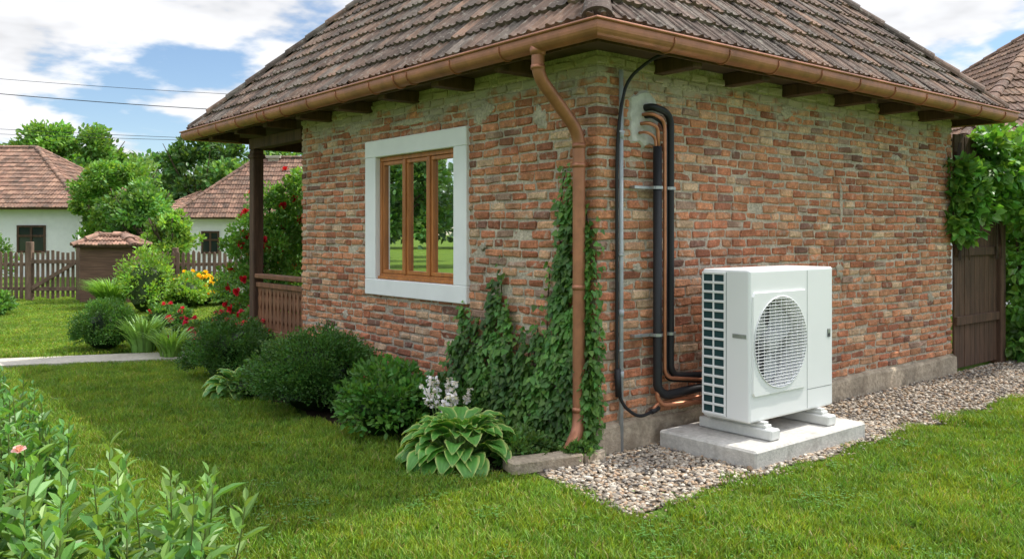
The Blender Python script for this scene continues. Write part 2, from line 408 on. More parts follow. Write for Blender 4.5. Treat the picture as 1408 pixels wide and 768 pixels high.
# repair patches of mortar smeared over the brick faces
mb=MB()
def patch(o,du,nrm,w,h,seed):
    r_=np.random.default_rng(seed);n=26;a=np.linspace(0,2*math.pi,n,endpoint=False);o=np.array(o,float);du=np.array(du,float);nrm=np.array(nrm,float)
    k=1+.25*np.sin(a*2+r_.uniform(0,6))+.16*np.sin(a*5+r_.uniform(0,6))+.10*np.sin(a*9+r_.uniform(0,6));z=np.array([0,0,1.])
    V=[]
    for f,dp in((1.05,-.002),(.85,.0065),(.45,.0085)): V.append(o+np.outer(np.cos(a)*k*f*w,du)+np.outer(np.sin(a)*k*f*h,z)+nrm*dp+nrm*r_.normal(0,.0012,(n,1)))
    V.append((o+nrm*.008)[None]);i=np.arange(n);j=(i+1)%n
    mb.add(np.concatenate(V),[np.concatenate([np.stack([q*n+i,q*n+j,(q+1)*n+j,(q+1)*n+i],1) for q in(0,1)]),np.stack([2*n+i,2*n+j,np.full(n,3*n)],1)])
for s,(y,z,w,h) in enumerate([(3.55,2.70,.16,.05),(1.35,2.62,.12,.08),(2.4,2.66,.35,.035),(.62,2.5,.07,.10),(4.3,2.55,.09,.04),(3.75,.75,.07,.04),(1.35,1.5,.05,.03)]): patch((0,y,z),(0,1,0),(-1,0,0),w,h,s)
for s,(x,z,w,h) in enumerate([(.98,2.76,.22,.035),(2.4,2.70,.10,.05),(3.3,1.25,.05,.09),(3.32,1.9,.03,.16),(4.4,2.4,.08,.04),(2.2,1.15,.07,.03),(5.2,.9,.06,.05),(.42,1.35,.06,.03)]): patch((x,0,z),(1,0,0),(0,-1,0),w,h,s+20)
mb.build('mortar_repairs',mMortar,H,smooth=True)
mb=MB()
def plinth(a,b,nrm):
    a=np.array(a,float);b=np.array(b,float);nrm=np.array(nrm,float);n=int(np.linalg.norm(b-a)/.05);t=np.linspace(0,1,n)[:,None];Pb=a+(b-a)*t
    dp=.034+.006*np.sin(t*n*.31)+rng.normal(0,.0025,(n,1));tz=PL-.012+.010*np.sin(t*n*.17+1)+rng.normal(0,.004,(n,1));z=np.array([0,0,1.])
    dp[0]=dp[-1]=.036
    rows=[Pb+nrm*dp*1.15-z*.05,Pb+nrm*(dp*1.1)+z*.11,Pb+nrm*dp+z*(tz-.02),Pb+nrm*(dp-.014)+z*tz,Pb-nrm*.02+z*(tz+.012)]
    i=np.arange(n-1);mb.add(np.concatenate(rows),[np.concatenate([np.stack([q*n+i,q*n+i+1,(q+1)*n+i+1,(q+1)*n+i],1) for q in range(4)])])
plinth((-.036,0,0),(LX+.036,0,0),(0,-1,0));plinth((0,-.036,0),(0,LY+.02,0),(-1,0,0));plinth((LX,-.036,0),(LX,LY,0),(1,0,0))
mb.build('plinth',mPlinth,H)
mb=MB();mb.box((.252,.252,.3),(LX-.252,LY-.252,.32));mb.box((1.6,.3,.33),(1.65,LY-.3,2.9));mb.build('room',mRoom,H)
x0,y0,x1,y1=-.40,-.40,5.99,7.16
mb=MB();mb.box((x0,y0,WT),(x1,y1,WT+.03),.002)
mb.build('soffit',mWoodH,H)
mb=MB()
for x in np.arange(.62,5.6,.86): mb.box((x,-.37,WT-.105),(x+.11,.05,WT-.001),.006);mb.box((x,LY-.05,WT-.105),(x+.11,7.1,WT-.001),.006)
for y in np.arange(.62,7.0,.86): mb.box((-.37,y,WT-.105),(.05 if y<4.7 else .001,y+.11,WT-.001),.006)
mb.box((-.012,4.801,WT-.24),(.13,6.31,WT-.106),.006);mb.box((.131,6.16,WT-.24),(5.7,6.30,WT-.106),.006)
for (x,y) in((.06,6.235),(2.85,6.235),(5.62,6.235)): mb.box((x-.07,y-.07,.3),(x+.07,y+.07,WT-.241),.012);mb.box((x-.085,y-.085,WT-.36),(x+.085,y+.085,WT-.30),.01)
mb.build('beams_and_posts',mWood,H)
mb=MB()
def rectsweep(mb,prof):
    V=[];n=len(prof)
    for(o,z) in prof: V+= [[x0-o,y0-o,z],[x1+o,y0-o,z],[x1+o,y1+o,z],[x0-o,y1+o,z]]
    F=[]
    for i in range(n-1):
        for k in range(4):
            j=(k+1)%4;F.append([i*4+k,i*4+j,(i+1)*4+j,(i+1)*4+k])
    mb.add(V,[np.array(F)])
rectsweep(mb,[(-.02,2.86),(.004,2.86),(.004,3.0),(-.02,3.0),(-.02,2.86)]);mb.build('fascia',mWood,H)
mb=MB();cg=.078;rg=.069;zc=2.925
pr=[(cg-rg,zc+.05)]+[(cg+rg*math.cos(a),zc+rg*math.sin(a)) for a in np.linspace(math.pi,2*math.pi,13)]+[(cg+rg,zc+.035)]
bead=[(cg+rg+.008+.010*math.cos(a),zc+.040+.010*math.sin(a)) for a in np.linspace(math.pi*1.2,-math.pi*.8,9)]
inner=[(cg+rg-.004,zc+.03)]+[(cg+(rg-.004)*math.cos(a),zc+(rg-.004)*math.sin(a)) for a in np.linspace(2*math.pi,math.pi,11)]
rectsweep(mb,pr+bead+inner+[(cg-rg+.004,zc+.05),(cg-rg,zc+.05)])
rectsweep(mb,[(-.1,3.065),(.04,2.985),(.045,2.965)])
G=mb.build('gutter',mCop,H)
mb=MB()
for x in np.arange(.2,5.9,.62): mb.tube([[x,y0-cg-(rg+.005)*math.cos(a),zc-(rg+.005)*math.sin(a)] for a in np.linspace(-.3,math.pi,14)],.006,6)
for y in np.arange(.45,7.0,.62): mb.tube([[x0-cg-(rg+.005)*math.cos(a),y,zc-(rg+.005)*math.sin(a)] for a in np.linspace(-.3,math.pi,14)],.006,6)
for p in((x0-cg,1.9),(x0-cg,4.6)): mb.tube([[p[0]-(rg+.004)*math.cos(a),p[1],zc-(rg+.004)*math.sin(a)] for a in np.linspace(-.3,math.pi,14)],.012,6)
mb.build('gutter_brackets',mCop,H,smooth=True)
mb=MB();yd=.10
P=roundpath([(x0-cg,yd,2.88),(x0-cg,yd,2.70),(-.085,yd-.0,2.33),(-.085,yd,.28),(-.12,yd-.02,.18),(-.27,yd-.08,.07)],.11,9)
mb.tube(P,.046,20,cap=False)
mb.tube(P*1.0,.0435,20,cap=False)
mb.tube([(x0-cg,yd,2.895),(x0-cg,yd,2.84)],[.062,.052],20)
for z in(2.22,2.08,1.2,.32): mb.tube([(-.085,yd,z),(-.085,yd,z+.035)],.0505,20)
mb.tube([(x0-cg,yd,2.74),(x0-cg,yd,2.77)],.0505,20)
for z in(2.1,1.21): mb.boxes((-.03,yd,z),(.03,.008,.012),.002)
mb.build('downspout',mCop,H,smooth=True)
def tile_roof(mb,X0,Y0,X1,Y1,ze,tan,expo=.31,wid=.215,tone=1.,pal=None):
    Wd=min(X1-X0,Y1-Y0)/2;ca=1/math.sqrt(1+tan*tan);sa=tan*ca
    tf=np.array([0,.04,.10,.16,.22,.30,.46,.50,.55,.60,.66,.78,.94,1.0])
    th=np.array([.016,.026,.030,.026,.012,.006,.008,.018,.022,.018,.007,.004,.008,.016])*.85
    if pal is None: pal=np.array([[.155,.106,.083],[.18,.122,.092],[.13,.094,.076],[.20,.128,.092],[.16,.13,.108],[.115,.09,.076]])
    faces=[((X0,Y0),(1,0),(0,1),X1-X0),((X0,Y1),(0,-1),(1,0),Y1-Y0),((X1,Y0),(0,1),(-1,0),Y1-Y0),((X1,Y1),(-1,0),(0,-1),X1-X0)]
    VV=[];CC=[];FF=[];base=0;m=len(tf)
    i=np.arange(m-1)
    for(o,a,nn,L) in faces:
        o=np.array(o,float);a=np.array(a,float);nn=np.array(nn,float)
        nrow=int(math.ceil(Wd/ca/expo))
        for r in range(nrow):
            s0=r*expo;s1=min((r+1)*expo+.02,Wd/ca);
            k0=s0*ca
            for c in range(int(L/wid)+1):
                u0=c*wid
                if u0+wid<k0-.02 or u0>L-k0+.02: continue
                jl=U(0,.010);js=rng.normal(0,.006);yaw=rng.normal(0,.010)
                rows=[]
                for (s,lift,hh) in((s0+js,.012,0.),(s0+js,.036+jl,1.),(s1,.008+jl*.5,1.)):
                    k=s*ca;uu=u0+tf*wid+yaw*(s-s0)
                    uu=np.clip(uu,k,L-k) if L-k>k else np.full(m,L/2)
                    hgt=lift+th*hh
                    hx=-sa*hgt;hz=ca*hgt
                    x=o[0]+a[0]*uu+nn[0]*(k+hx);y=o[1]+a[1]*uu+nn[1]*(k+hx);z=ze+s*sa+hz
                    rows.append(np.stack([x,y,np.broadcast_to(z,(m,))],1))
                VV.append(np.concatenate(rows));CC.append(np.tile(pal[rng.integers(len(pal))]*U(.72,1.25)*tone,(3*m,1)))
                FF.append(base+np.concatenate([np.stack([q*m+i,q*m+i+1,(q+1)*m+i+1,(q+1)*m+i],1) for q in(0,1)]));base+=3*m
    mb.add(np.concatenate(VV),[np.concatenate(FF)],np.concatenate(CC))
    k=Wd
    if X1-X0<=Y1-Y0: r0=np.array([(X0+X1)/2,Y0+k,ze+k*tan]);r1=np.array([(X0+X1)/2,Y1-k,ze+k*tan])
    else: r0=np.array([X0+k,(Y0+Y1)/2,ze+k*tan]);r1=np.array([X1-k,(Y0+Y1)/2,ze+k*tan])
    lines=[(np.array([X0,Y0,ze]),r0),(np.array([X1,Y1,ze]),r1)]
    lines+= [(np.array([X1,Y0,ze]),r0),(np.array([X0,Y1,ze]),r1)] if X1-X0<=Y1-Y0 else [(np.array([X0,Y1,ze]),r0),(np.array([X1,Y0,ze]),r1)]
    if np.linalg.norm(r1-r0)>.3: lines.append((r0,r1))
    for A,B in lines:
        Lh=np.linalg.norm(B-A);t=(B-A)/Lh;side=np.cross(t,[0,0,1.]);side/=np.linalg.norm(side);up=np.cross(side,t)
        nseg=int(Lh/.33)+1;ang=np.linspace(-.15,math.pi+.15,11)
        for q in range(nseg):
            s0=q*.33+.03;V=[]
            for (s,r,of) in((s0,.118,-.02),(s0,.130,.0),(min(s0+.38,Lh+.05),.105,.0)):
                rr=r if of==0 else r-.018
                if q==0: rr*=.8
                V.append(A+t*s+up*.005+np.outer(np.cos(ang),side)*rr+np.outer(np.sin(ang),up)*rr*.7)
            n2=len(ang);j=np.arange(n2-1)
            cc=pal[rng.integers(len(pal))]*U(.85,1.2)*tone*(.75 if q==0 else 1)
            fl=[np.concatenate([np.stack([w*n2+j,w*n2+j+1,(w+1)*n2+j+1,(w+1)*n2+j],1) for w in(0,1)])]
            if q==0: fl.append(np.arange(n2))
            mb.add(np.concatenate(V),fl,cc)
RTAN=.99
mb=MB();tile_roof(mb,x0-.05,y0-.05,x1+.05,y1+.05,2.985,RTAN,.275,.20);mb.build('roof_tiles',mTile,H)
mb=MB();z=2.975;kk=(x1-x0)/2;xm=(x0+x1)/2
V=[[x0,y0,z],[x1,y0,z],[x1,y1,z],[x0,y1,z],[xm,y0+kk,z+kk*RTAN],[xm,y1-kk,z+kk*RTAN]]
mb.add(V,[[0,1,4],[2,3,5],[[1,2,5,4]],[[3,0,4,5]]]);mb.build('roof_deck',mWood,H)
# window
mb=MB();ta,tb,tz0,tz1=1.545,3.28,1.0,2.53;w=.195
mb.box((-.034,ta,tz1-w*.85),(.10,tb,tz1),.006);mb.box((-.034,ta,tz0),(.10,tb,tz0+w*.8),.006)
mb.box((-.032,ta+.001,tz0+w*.8+.001),(.10,ta+w,tz1-w*.85-.001),.005);mb.box((-.032,tb-w*1.05,tz0+w*.8+.001),(.10,tb-.001,tz1-w*.85-.001),.005)
mb.build('window_surround',mWhite,H)
ia,ib,iz0,iz1=ta+w+.002,tb-w*1.05-.002,tz0+w*.8+.002,tz1-w*.85-.002
mb=MB();fx0,fx1=.02,.09;t=.042
mb.box((fx0,ia,iz0),(fx1,ib,iz0+t+.012),.004);mb.box((fx0,ia,iz1-t),(fx1,ib,iz1),.004)
mb.box((-.005,ia+.001,iz0+.002),(fx0-.001,ib-.001,iz0+.03),.004)
mb.box((fx0,ia,iz0+t+.013),(fx1,ia+t,iz1-t-.001),.004);mb.box((fx0,ib-t,iz0+t+.013),(fx1,ib,iz1-t-.001),.004)
cw=(ib-ia-2*t)/3
for i in(1,2):
    c=ia+t+cw*i;mb.box((fx0-.008,c-.024,iz0+t+.013),(fx1-.002,c+.024,iz1-t-.001),.005)
glass=MB()
for i in range(3):
    a=ia+t+cw*i+(.026 if i else .002);b=ia+t+cw*(i+1)-(.026 if i<2 else .002);q=.036;zz0=iz0+t+.016;zz1=iz1-t-.004
    mb.box((fx0+.008,a,zz0),(fx1-.012,b,zz0+q),.004);mb.box((fx0+.008,a,zz1-q),(fx1-.012,b,zz1),.004)
    mb.box((fx0+.009,a,zz0+q),(fx1-.013,a+q*.8,zz1-q),.003);mb.box((fx0+.009,b-q*.8,zz0+q),(fx1-.013,b,zz1-q),.003)
    tw=rng.normal(0,.003)
    glass.add([[.055+tw,a+q*.7,zz0+q*.9],[.055-tw,b-q*.7,zz0+q*.9],[.055-tw,b-q*.7,zz1-q*.9],[.055+tw,a+q*.7,zz1-q*.9]],[[0,1,2,3]])
mb.build('window_frame',mWin,H);glass.build('window_panes',mGlass,H)
mb=MB()
for(a,b) in((ia-.02,ia+.50),(ib-.40,ib+.02)):
    yy=np.linspace(a,b,90);xx=.105+.010*np.sin(yy*75)+.004*np.sin(yy*31);n=len(yy)
    V=np.concatenate([np.c_[xx,yy,np.full(n,iz0-.05)],np.c_[xx,yy,np.full(n,iz1+.05)]]);i=np.arange(n-1)
    mb.add(V,[np.stack([i,i+1,n+i+1,n+i],1)])
mb.build('curtains',mCur,H,smooth=True)
# porch
mb=MB();mb.box((-.02,LY+.021,.17),(LX,6.33,.30),.008);mb.box((.05,LY+.021,-.1),(LX-.05,6.28,.168),.01)
mb.build('porch_floor',mRail,H)
mb=MB();ra,rb=LY+.02,6.16
mb.box((.0,ra,1.04),(.11,rb,1.10),.01);mb.box((.02,ra,.93),(.09,rb,.99),.006);mb.box((.02,ra,.34),(.09,rb,.41),.006)
nb=12;pw=(rb-ra)/nb
for i in range(nb):
    c=ra+pw*(i+.5);hw=pw/2-.003
    zs=[.412,.44,.50,.56,.62,.67,.72,.78,.84,.90,.928];ws=[1,1,.55,1,.75,.5,.75,1,.55,1,1]
    n=len(zs);V=[]
    for x in(.045,.068):
        for z,ww in zip(zs,ws): V+= [[x,c-hw*ww,z],[x,c+hw*ww,z]]
    V=np.array(V);F=[]
    for k in range(n-1):
        F+= [[2*k,2*k+2,2*k+3,2*k+1],[2*n+2*k,2*n+2*k+1,2*n+2*k+3,2*n+2*k+2],[2*k,2*n+2*k,2*n+2*k+2,2*k+2],[2*k+1,2*k+3,2*n+2*k+3,2*n+2*k+1]]
    mb.add(V,[np.array(F)])
mb.build('porch_railing',mRail,H)

# ---------------------------------------------------------------- pipework
K=empty('refrigerant_pipework',(.6,-.08,0))
mb=MB();n=40;a=np.linspace(0,2*math.pi,n,endpoint=False)
k=1/np.maximum(abs(np.cos(a))/.17,abs(np.sin(a))/.21)*(1-.16*np.abs(np.sin(2*a)))*(1+.05*np.sin(a*5+1)+.04*np.sin(a*11))
cx,cz=.49,2.47
V=np.concatenate([np.c_[cx+.95*k*np.cos(a),np.full(n,-.014),cz+.95*k*np.sin(a)],np.c_[cx+1.05*k*np.cos(a),np.full(n,.01),cz+1.05*k*np.sin(a)]])
i=np.arange(n);j=(i+1)%n;mb.add(V,[np.arange(n),np.stack([i,n+i,n+j,j],1)]);mb.build('mortar_patch',mat('patch_mortar',(.60,.58,.54),rough=.95,nz=((15,.15),),bump=((40,.8,.01),)),K)
mb=MB();yp=-.085
mb.tube(roundpath([(.50,.0,2.555),(.50,yp,2.555),(.705,yp,2.52),(.705,yp,.52),(1.0,yp-.03,.50),(1.2,-.3,.5)],.10,10),.027,14)
mb.tube(roundpath([(.50,.0,2.49),(.50,yp+.01,2.49),(.655,yp+.01,2.44),(.655,yp+.01,.50),(1.0,yp-.02,.455),(1.2,-.3,.455)],.08,10),.018,12)
mb.tube(roundpath([(.555,yp,2.26),(.555,yp,.44),(.62,yp-.02,.385),(1.0,yp-.06,.41),(1.2,-.3,.41)],.09,10),.034,14)
mb.build('insulated_pipes',mBlack,K,smooth=True)
mb=MB()
mb.tube(roundpath([(.45,.0,2.43),(.45,yp,2.43),(.56,yp,2.41),(.565,yp,2.2)],.06,8),.014,10)
mb.tube(roundpath([(.43,.0,2.36),(.43,yp,2.36),(.53,yp,2.33),(.54,yp,2.2)],.05,8),.011,10)
mb.tube(roundpath([(.47,.0,2.50),(.47,yp-.02,2.50),(.612,yp-.022,2.46),(.612,yp-.022,.52),(1.0,yp-.07,.47),(1.2,-.3,.47)],.08,8),.0135,10)
mb.tube(roundpath([(.50,yp,.29),(.56,yp,.33),(.80,yp-.02,.345),(1.2,-.3,.35)],.05,8),.013,10)
mb.tube(roundpath([(.555,yp,.47),(.555,yp,.36),(.6,yp-.02,.315),(1.2,-.32,.325)],.05,8),.018,10)
mb.build('copper_pipes',mPipeCu,K,smooth=True)
mb=MB();mb.tube(roundpath([(.212,-.035,2.80),(.212,-.035,.0)],.05),.017,12)
for z in(1.0,2.3,.55): mb.tube([(.212,-.035,z),(.212,-.035,z+.05)],.021,12)
mb.build('conduit',mGrey,K,smooth=True)
mb=MB()
mb.tube(roundpath([(.36,-.36,2.90),(.37,-.2,2.88),(.25,-.06,2.74),(.19,-.045,2.5),(.172,-.03,2.2),(.172,-.03,.52),(.20,-.05,.36),(.34,-.09,.25),(.50,-.09,.28)],.15,8),.0125,10)
mb.tube([(.173,-.035,.62),(.18,-.04,.42)],.024,12);mb.tube([(.48,-.09,.275),(.56,-.09,.295)],.019,10)
mb.build('power_cable',mBlack,K,smooth=True)
mb=MB()
for z in(1.95,.845):
    mb.box((.34,-.052,z-.012),(.77,-.03,z+.012),.002)
    mb.box((.34,-.031,z-.011),(.36,.01,z+.011),.002);mb.box((.75,-.031,z-.011),(.77,.01,z+.011),.002)
    for x,r in((.555,.038),(.705,.031)):
        mb.tube([(x,yp,z-.011),(x,yp,z+.011)],r+.003,16)
        mb.boxes((x-r-.010,-.075,z),(.006,.022,.011),.001);mb.boxes((x+r+.010,-.075,z),(.006,.022,.011),.001)
for z in(2.35,1.45,.75): mb.boxes((.205,-.035,z),(.026,.019,.008),.003)
mb.build('pipe_clamps',mSteel,K)

# ---------------------------------------------------------------- pad + heat pump
mb=MB();mb.box((.55,-.955,-.05),(2.0,-.10,.135),.014)
o=mb.build('concrete_pad',mConc,origin=(1.27,-.5,0))
Q=empty('heat_pump_outdoor_unit',(1.32,-.54,.25))
X0,X1,Y0,Y1,Z0,Z1=.775,1.88,-.745,-.33,.255,1.345
bm=bmesh.new();bmesh.ops.create_cube(bm,size=1)
for v in bm.verts: v.co=Vector(((X0+X1)/2+v.co.x*(X1-X0),(Y0+Y1)/2+v.co.y*(Y1-Y0),(Z0+Z1)/2+v.co.z*(Z1-Z0)))
bmesh.ops.bevel(bm,geom=list(bm.edges),offset=.018,segments=4,profile=.5,affect='EDGES')
me=bpy.data.meshes.new('casing');bm.to_mesh(me);bm.free();cas=bpy.data.objects.new('casing',me);scene.collection.objects.link(cas)
fcx,fcz,fr=1.145,.812,.325
bm=bmesh.new();bmesh.ops.create_cone(bm,cap_ends=True,segments=72,radius1=fr,radius2=fr,depth=.36,matrix=Matrix.Translation((fcx,Y0,fcz))@Matrix.Rotation(math.pi/2,4,'X'))
mc=bpy.data.meshes.new('cut');bm.to_mesh(mc);bm.free();cut=bpy.data.objects.new('cut',mc);scene.collection.objects.link(cut)
md=cas.modifiers.new('b','BOOLEAN');md.object=cut;md.operation='DIFFERENCE';md.solver='EXACT'
dg=bpy.context.evaluated_depsgraph_get();nm=bpy.data.meshes.new_from_object(cas.evaluated_get(dg))
cas.modifiers.clear();cas.data=nm;bpy.data.objects.remove(cut);nm.materials.clear();nm.materials.append(mPaint);setparent(cas,Q)
for p in nm.polygons:p.use_smooth=False
mb=MB();n=96;a=np.linspace(0,2*math.pi,n,endpoint=False);sx,sz=.345,.372
def sq(sx,sz): 
    return 1/np.maximum(abs(np.cos(a))/sx,abs(np.sin(a))/sz)*.998
yf=Y0-.014
def ring(k,y): return np.c_[fcx+k*np.cos(a),np.full(n,y),fcz+k*np.sin(a)]
R0=ring(sq(sx,sz),Y0+.002);R1=ring(sq(sx-.004,sz-.004),yf);R2=ring(np.full(n,fr+.012),yf);R3=ring(np.full(n,fr-.002),yf+.01);R4=ring(np.full(n,fr-.004),Y0+.13)
V=np.concatenate([R0,R1,R2,R3,R4]);i=np.arange(n);j=(i+1)%n
mb.add(V,[np.concatenate([np.stack([q*n+i,q*n+j,(q+1)*n+j,(q+1)*n+i],1) for q in range(4)])]);mb.build('fan_surround',mPaint,Q)
mb=MB();V=ring(np.full(n,fr-.003),Y0+.165);mb.add(V,[np.arange(n)]);mb.build('fan_well',mFanD,Q)
mb=MB()
for b in range(3):
    t0=b*2*math.pi/3+.5;V=[];nr,na_=6,9
    for ir in range(nr):
        r=.075+(fr-.03-.075)*ir/(nr-1)
        for ia_ in range(na_):
            f=ia_/(na_-1);an=t0+(f-.5)*1.25*(1-.05*ir)+.25*(ir/(nr-1));V.append([fcx+r*math.cos(an),Y0+.10+(f-.5)*.06,fcz+r*math.sin(an)])
    F=[[p*na_+q,p*na_+q+1,(p+1)*na_+q+1,(p+1)*na_+q] for p in range(nr-1) for q in range(na_-1)]
    mb.add(V,[np.array(F)])
mb.tube([(fcx,Y0+.14,fcz),(fcx,Y0+.055,fcz),(fcx,Y0+.045,fcz)],[.085,.085,.06],24);mb.build('fan_rotor',mFan,Q,smooth=True)
mb=MB();yg=Y0-.020;R=fr+.008
for z in np.arange(-R+.018,R,.0235):
    h=math.sqrt(max(R*R-z*z,0));mb.tube([(fcx-h,yg,fcz+z),(fcx+h,yg,fcz+z)],.0024,6)
for x in np.arange(-.28,.29,.07):
    h=math.sqrt(R*R-x*x);mb.tube([(fcx+x,yg+.006,fcz-h),(fcx+x,yg+.006,fcz+h)],.003,6)
mb.tube([(fcx+R*math.cos(q),yg+.003,fcz+R*math.sin(q)) for q in np.linspace(0,2*math.pi,60)],.004,6,cap=False)
mb.build('fan_guard',mPaint2,Q)
mb=MB()
mb.box((1.512,Y0-.0012,Z0+.02),(1.5155,Y0+.01,Z1-.02),.0003)
mb.box((1.5155,Y0-.0010,Z0+.16),(X1-.02,Y0+.01,Z0+.1635),.0003)
mb.box((X0-.0012,-.55,Z0+.02),(X0+.01,-.547,Z1-.02),.0003)
mb.box((1.80,Y0-.003,.795),(1.84,Y0+.01,.86),.0005)
mb.build('seams',mGap,Q)
mb=MB();mb.box((1.803,Y0-.006,.825),(1.837,Y0+.01,.857),.001);mb.box((X0-.004,-.72,.855),(X0+.001,-.60,.885),.002);mb.build('labels',mSteel,Q)
mb=MB();mb.box((X0-.003,-.535,Z0+.03),(X0+.01,Y1-.012,Z1-.03),.001);mb.build('coil',mCoil,Q)
mb=MB();zz=np.linspace(Z0+.03,Z1-.03,16)
for z in zz: mb.box((X0-.013,-.54,z-.0095),(X0-.0035,Y1-.005,z+.0095),.003)
for y in(-.537,-.437,Y1-.012): mb.box((X0-.0115,y-.007,Z0+.02),(X0-.0036,y+.007,Z1-.02),.002)
mb.build('coil_guard',mPaint,Q)
mb=MB()
for x in(.87,1.62): mb.box((x,-.86,.137),(x+.115,-.22,.215),.01);mb.box((x+.02,-.80,.215),(x+.095,-.28,.238),.004);mb.box((x+.03,-.78,.239),(x+.085,-.3,.256),.002)
mb.build('mounting_feet',mat('foot_plastic',(.64,.64,.61),rough=.7,nz=((20,.06),)),Q)
mb=MB();mb.boxes((-.50,.02,.045),(.27,.085,.045),.012,R=rotz(math.radians(-14)),jit=.002);mb.boxes((-.12,-.05,.035),(.11,.06,.04),.012,R=rotz(math.radians(8)),jit=.002)
mb.build('splash_block',mPlinth,origin=(-.45,0,0))

# ---------------------------------------------------------------- gate at the right
GT=empty('wooden_gate',(6.4,0,0))
mb=MB();x=5.80
while x<7.0:
    w=U(.12,.16);mb.box((x,.0+U(0,.008),.05),(x+w-.008,.03,2.75+U(-.02,.02)),.004);x+=w
mb.box((5.79,-.03,.55),(7.03,-.001,.65),.005);mb.box((5.79,-.03,1.35),(7.03,-.001,1.45),.005);mb.box((5.79,-.03,2.45),(7.03,-.001,2.55),.005)
mb.box((6.98,-.05,0),(7.12,.09,2.8),.01);mb.build('planks',mWood,GT)

# ---------------------------------------------------------------- plants helpers
LEAFGAIN=1.8
def unit(v): return v/(np.linalg.norm(v,axis=1)[:,None]+1e-9)
def blob(n,c,rad,ncl,spread,zmin=-.35,shell=(.55,1.)):
    d=unit(rng.normal(size=(ncl*3,3)));d=d[d[:,2]>zmin][:ncl];m=len(d)
    cc=d*U(shell[0],shell[1],(m,1));k=rng.integers(0,m,n)
    p=cc[k]+unit(rng.normal(size=(n,3)))*spread*(U(0,1,(n,1))**.5)
    tone=U(.66,1.34,m)[k];nrm=unit(p*.6+(p-cc[k])*1.2/spread*.5+1e-6)
    P=np.asarray(c)+p*np.asarray(rad);return P,nrm,tone
def cols(n,c,tone,v=.25,yel=.2):
    c=np.asarray(c,float)*LEAFGAIN;k=np.asarray(tone)[:,None]*U(1-v,1+v,(n,1));return c*k*np.c_[1+U(-yel,yel*1.4,n),np.ones(n),1+U(-yel,yel,n)]
def foliage(mb,n,c,rad,ncl,spread,L,col,asp=.5,prof=((.3,.9),(.7,.75)),zmin=-.35,shell=(.55,1.),rnd=.8,up=.3,fold=.25,droop=0,minz=.01):
    P,N,t=blob(n,c,rad,ncl,spread,zmin,shell);ok=P[:,2]>minz;P,N,t=P[ok],N[ok],t[ok];n=len(P)
    D=unit(N+rnd*unit(rng.normal(size=(n,3)))+np.array([0,0,up]))
    LL=L*U(.7,1.25,n);mb.leaves(P,D,unit(N*.7+.6*unit(rng.normal(size=(n,3)))+np.array([0,0,.5])),LL,LL*asp,cols(n,col,t),prof,fold,droop)
def flowers(mb,P,N,size,col,petals=9):
    for p,nn in zip(P,unit(np.asarray(N,float))):
        u=np.cross(nn,[.3,.2,1.]);u/=np.linalg.norm(u);w=np.cross(nn,u);a=np.arange(petals)*2.4
        op=np.linspace(.2,1.1,petals)[:,None];D=nn*(1.2-op)+(np.cos(a)[:,None]*u+np.sin(a)[:,None]*w)*op
        c=np.asarray(col)*U(.75,1.2,(petals,1));mb.leaves(np.tile(p,(petals,1)),D,np.tile(nn,(petals,1))-D*.4,size*U(.8,1.1,petals),size*.8,c,((.35,.8),(.8,1.)),.35)
def child(m2,name,m,ob):
    q=m2.build(name,m,ob);q.matrix_parent_inverse=Matrix.Translation(ob.location).inverted();return q
def bush(name,pos,rad,n,L,col,ncl=40,spread=.28,asp=.5,core=True,fl=None,**kw):
    pos=np.array(pos,float);mb=MB();c=pos+np.array([0,0,rad[2]*.75])
    if core:
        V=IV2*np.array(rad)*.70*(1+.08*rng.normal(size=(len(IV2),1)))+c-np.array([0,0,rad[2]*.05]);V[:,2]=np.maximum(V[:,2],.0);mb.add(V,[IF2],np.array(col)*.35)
    foliage(mb,n,c,rad,ncl,spread,L,col,asp,**kw)
    for k in range(5):
        a=U(0,6.28);mb.tube([pos,pos+np.array([math.cos(a)*rad[0]*.3,math.sin(a)*rad[1]*.3,rad[2]*.7])],[.014,.006],6,(.06,.04,.025))
    m=max(8,n//400);d=unit(rng.normal(size=(m*3,3)));d=d[d[:,2]>-.1][:m]
    for q in d:
        s=c+q*np.array(rad)*.9;ln=U(.10,.22)*rad[2];k=8;tt=np.linspace(0,1,k)[:,None];ax=unit((q+np.array([0,0,.6]))[None])[0]
        Pq=s+ax*ln*tt;mb.leaves(Pq,unit(ax+unit(rng.normal(size=(k,3)))*.9),unit(rng.normal(size=(k,3))+[0,0,1]),L*.9,L*.9*asp,cols(k,np.array(col)*1.25,np.ones(k)))
    ob=mb.build(name,mLeaf,None,origin=pos)
    if fl:
        fn,fs,fc=fl;m2=MB();d=unit(rng.normal(size=(fn*3,3)));d=d[d[:,2]>-.1][:fn];flowers(m2,c+d*np.array(rad)*U(.9,1.12,(len(d),1)),d+np.array([0,0,.3]),fs,fc);child(m2,'blossoms',mPetal,ob)
    return ob
DK=(.034,.086,.017);MD=(.055,.115,.024);LT=(.085,.17,.028)
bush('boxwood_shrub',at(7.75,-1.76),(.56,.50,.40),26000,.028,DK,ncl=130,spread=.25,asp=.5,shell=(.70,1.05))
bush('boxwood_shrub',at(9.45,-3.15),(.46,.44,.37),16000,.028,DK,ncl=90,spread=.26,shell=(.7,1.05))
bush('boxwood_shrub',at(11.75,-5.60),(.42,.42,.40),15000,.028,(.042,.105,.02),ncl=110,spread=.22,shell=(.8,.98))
bush('hydrangea_shrub',at(6.75,-.99),(.35,.34,.31),3400,.056,(.055,.135,.025),ncl=70,spread=.28,asp=.55,shell=(.6,1.08),fl=(5,.025,(.5,.12,.14)))
bush('periwinkle_shrub',at(8.3,-2.55),(.25,.22,.16),2000,.04,MD,ncl=40)
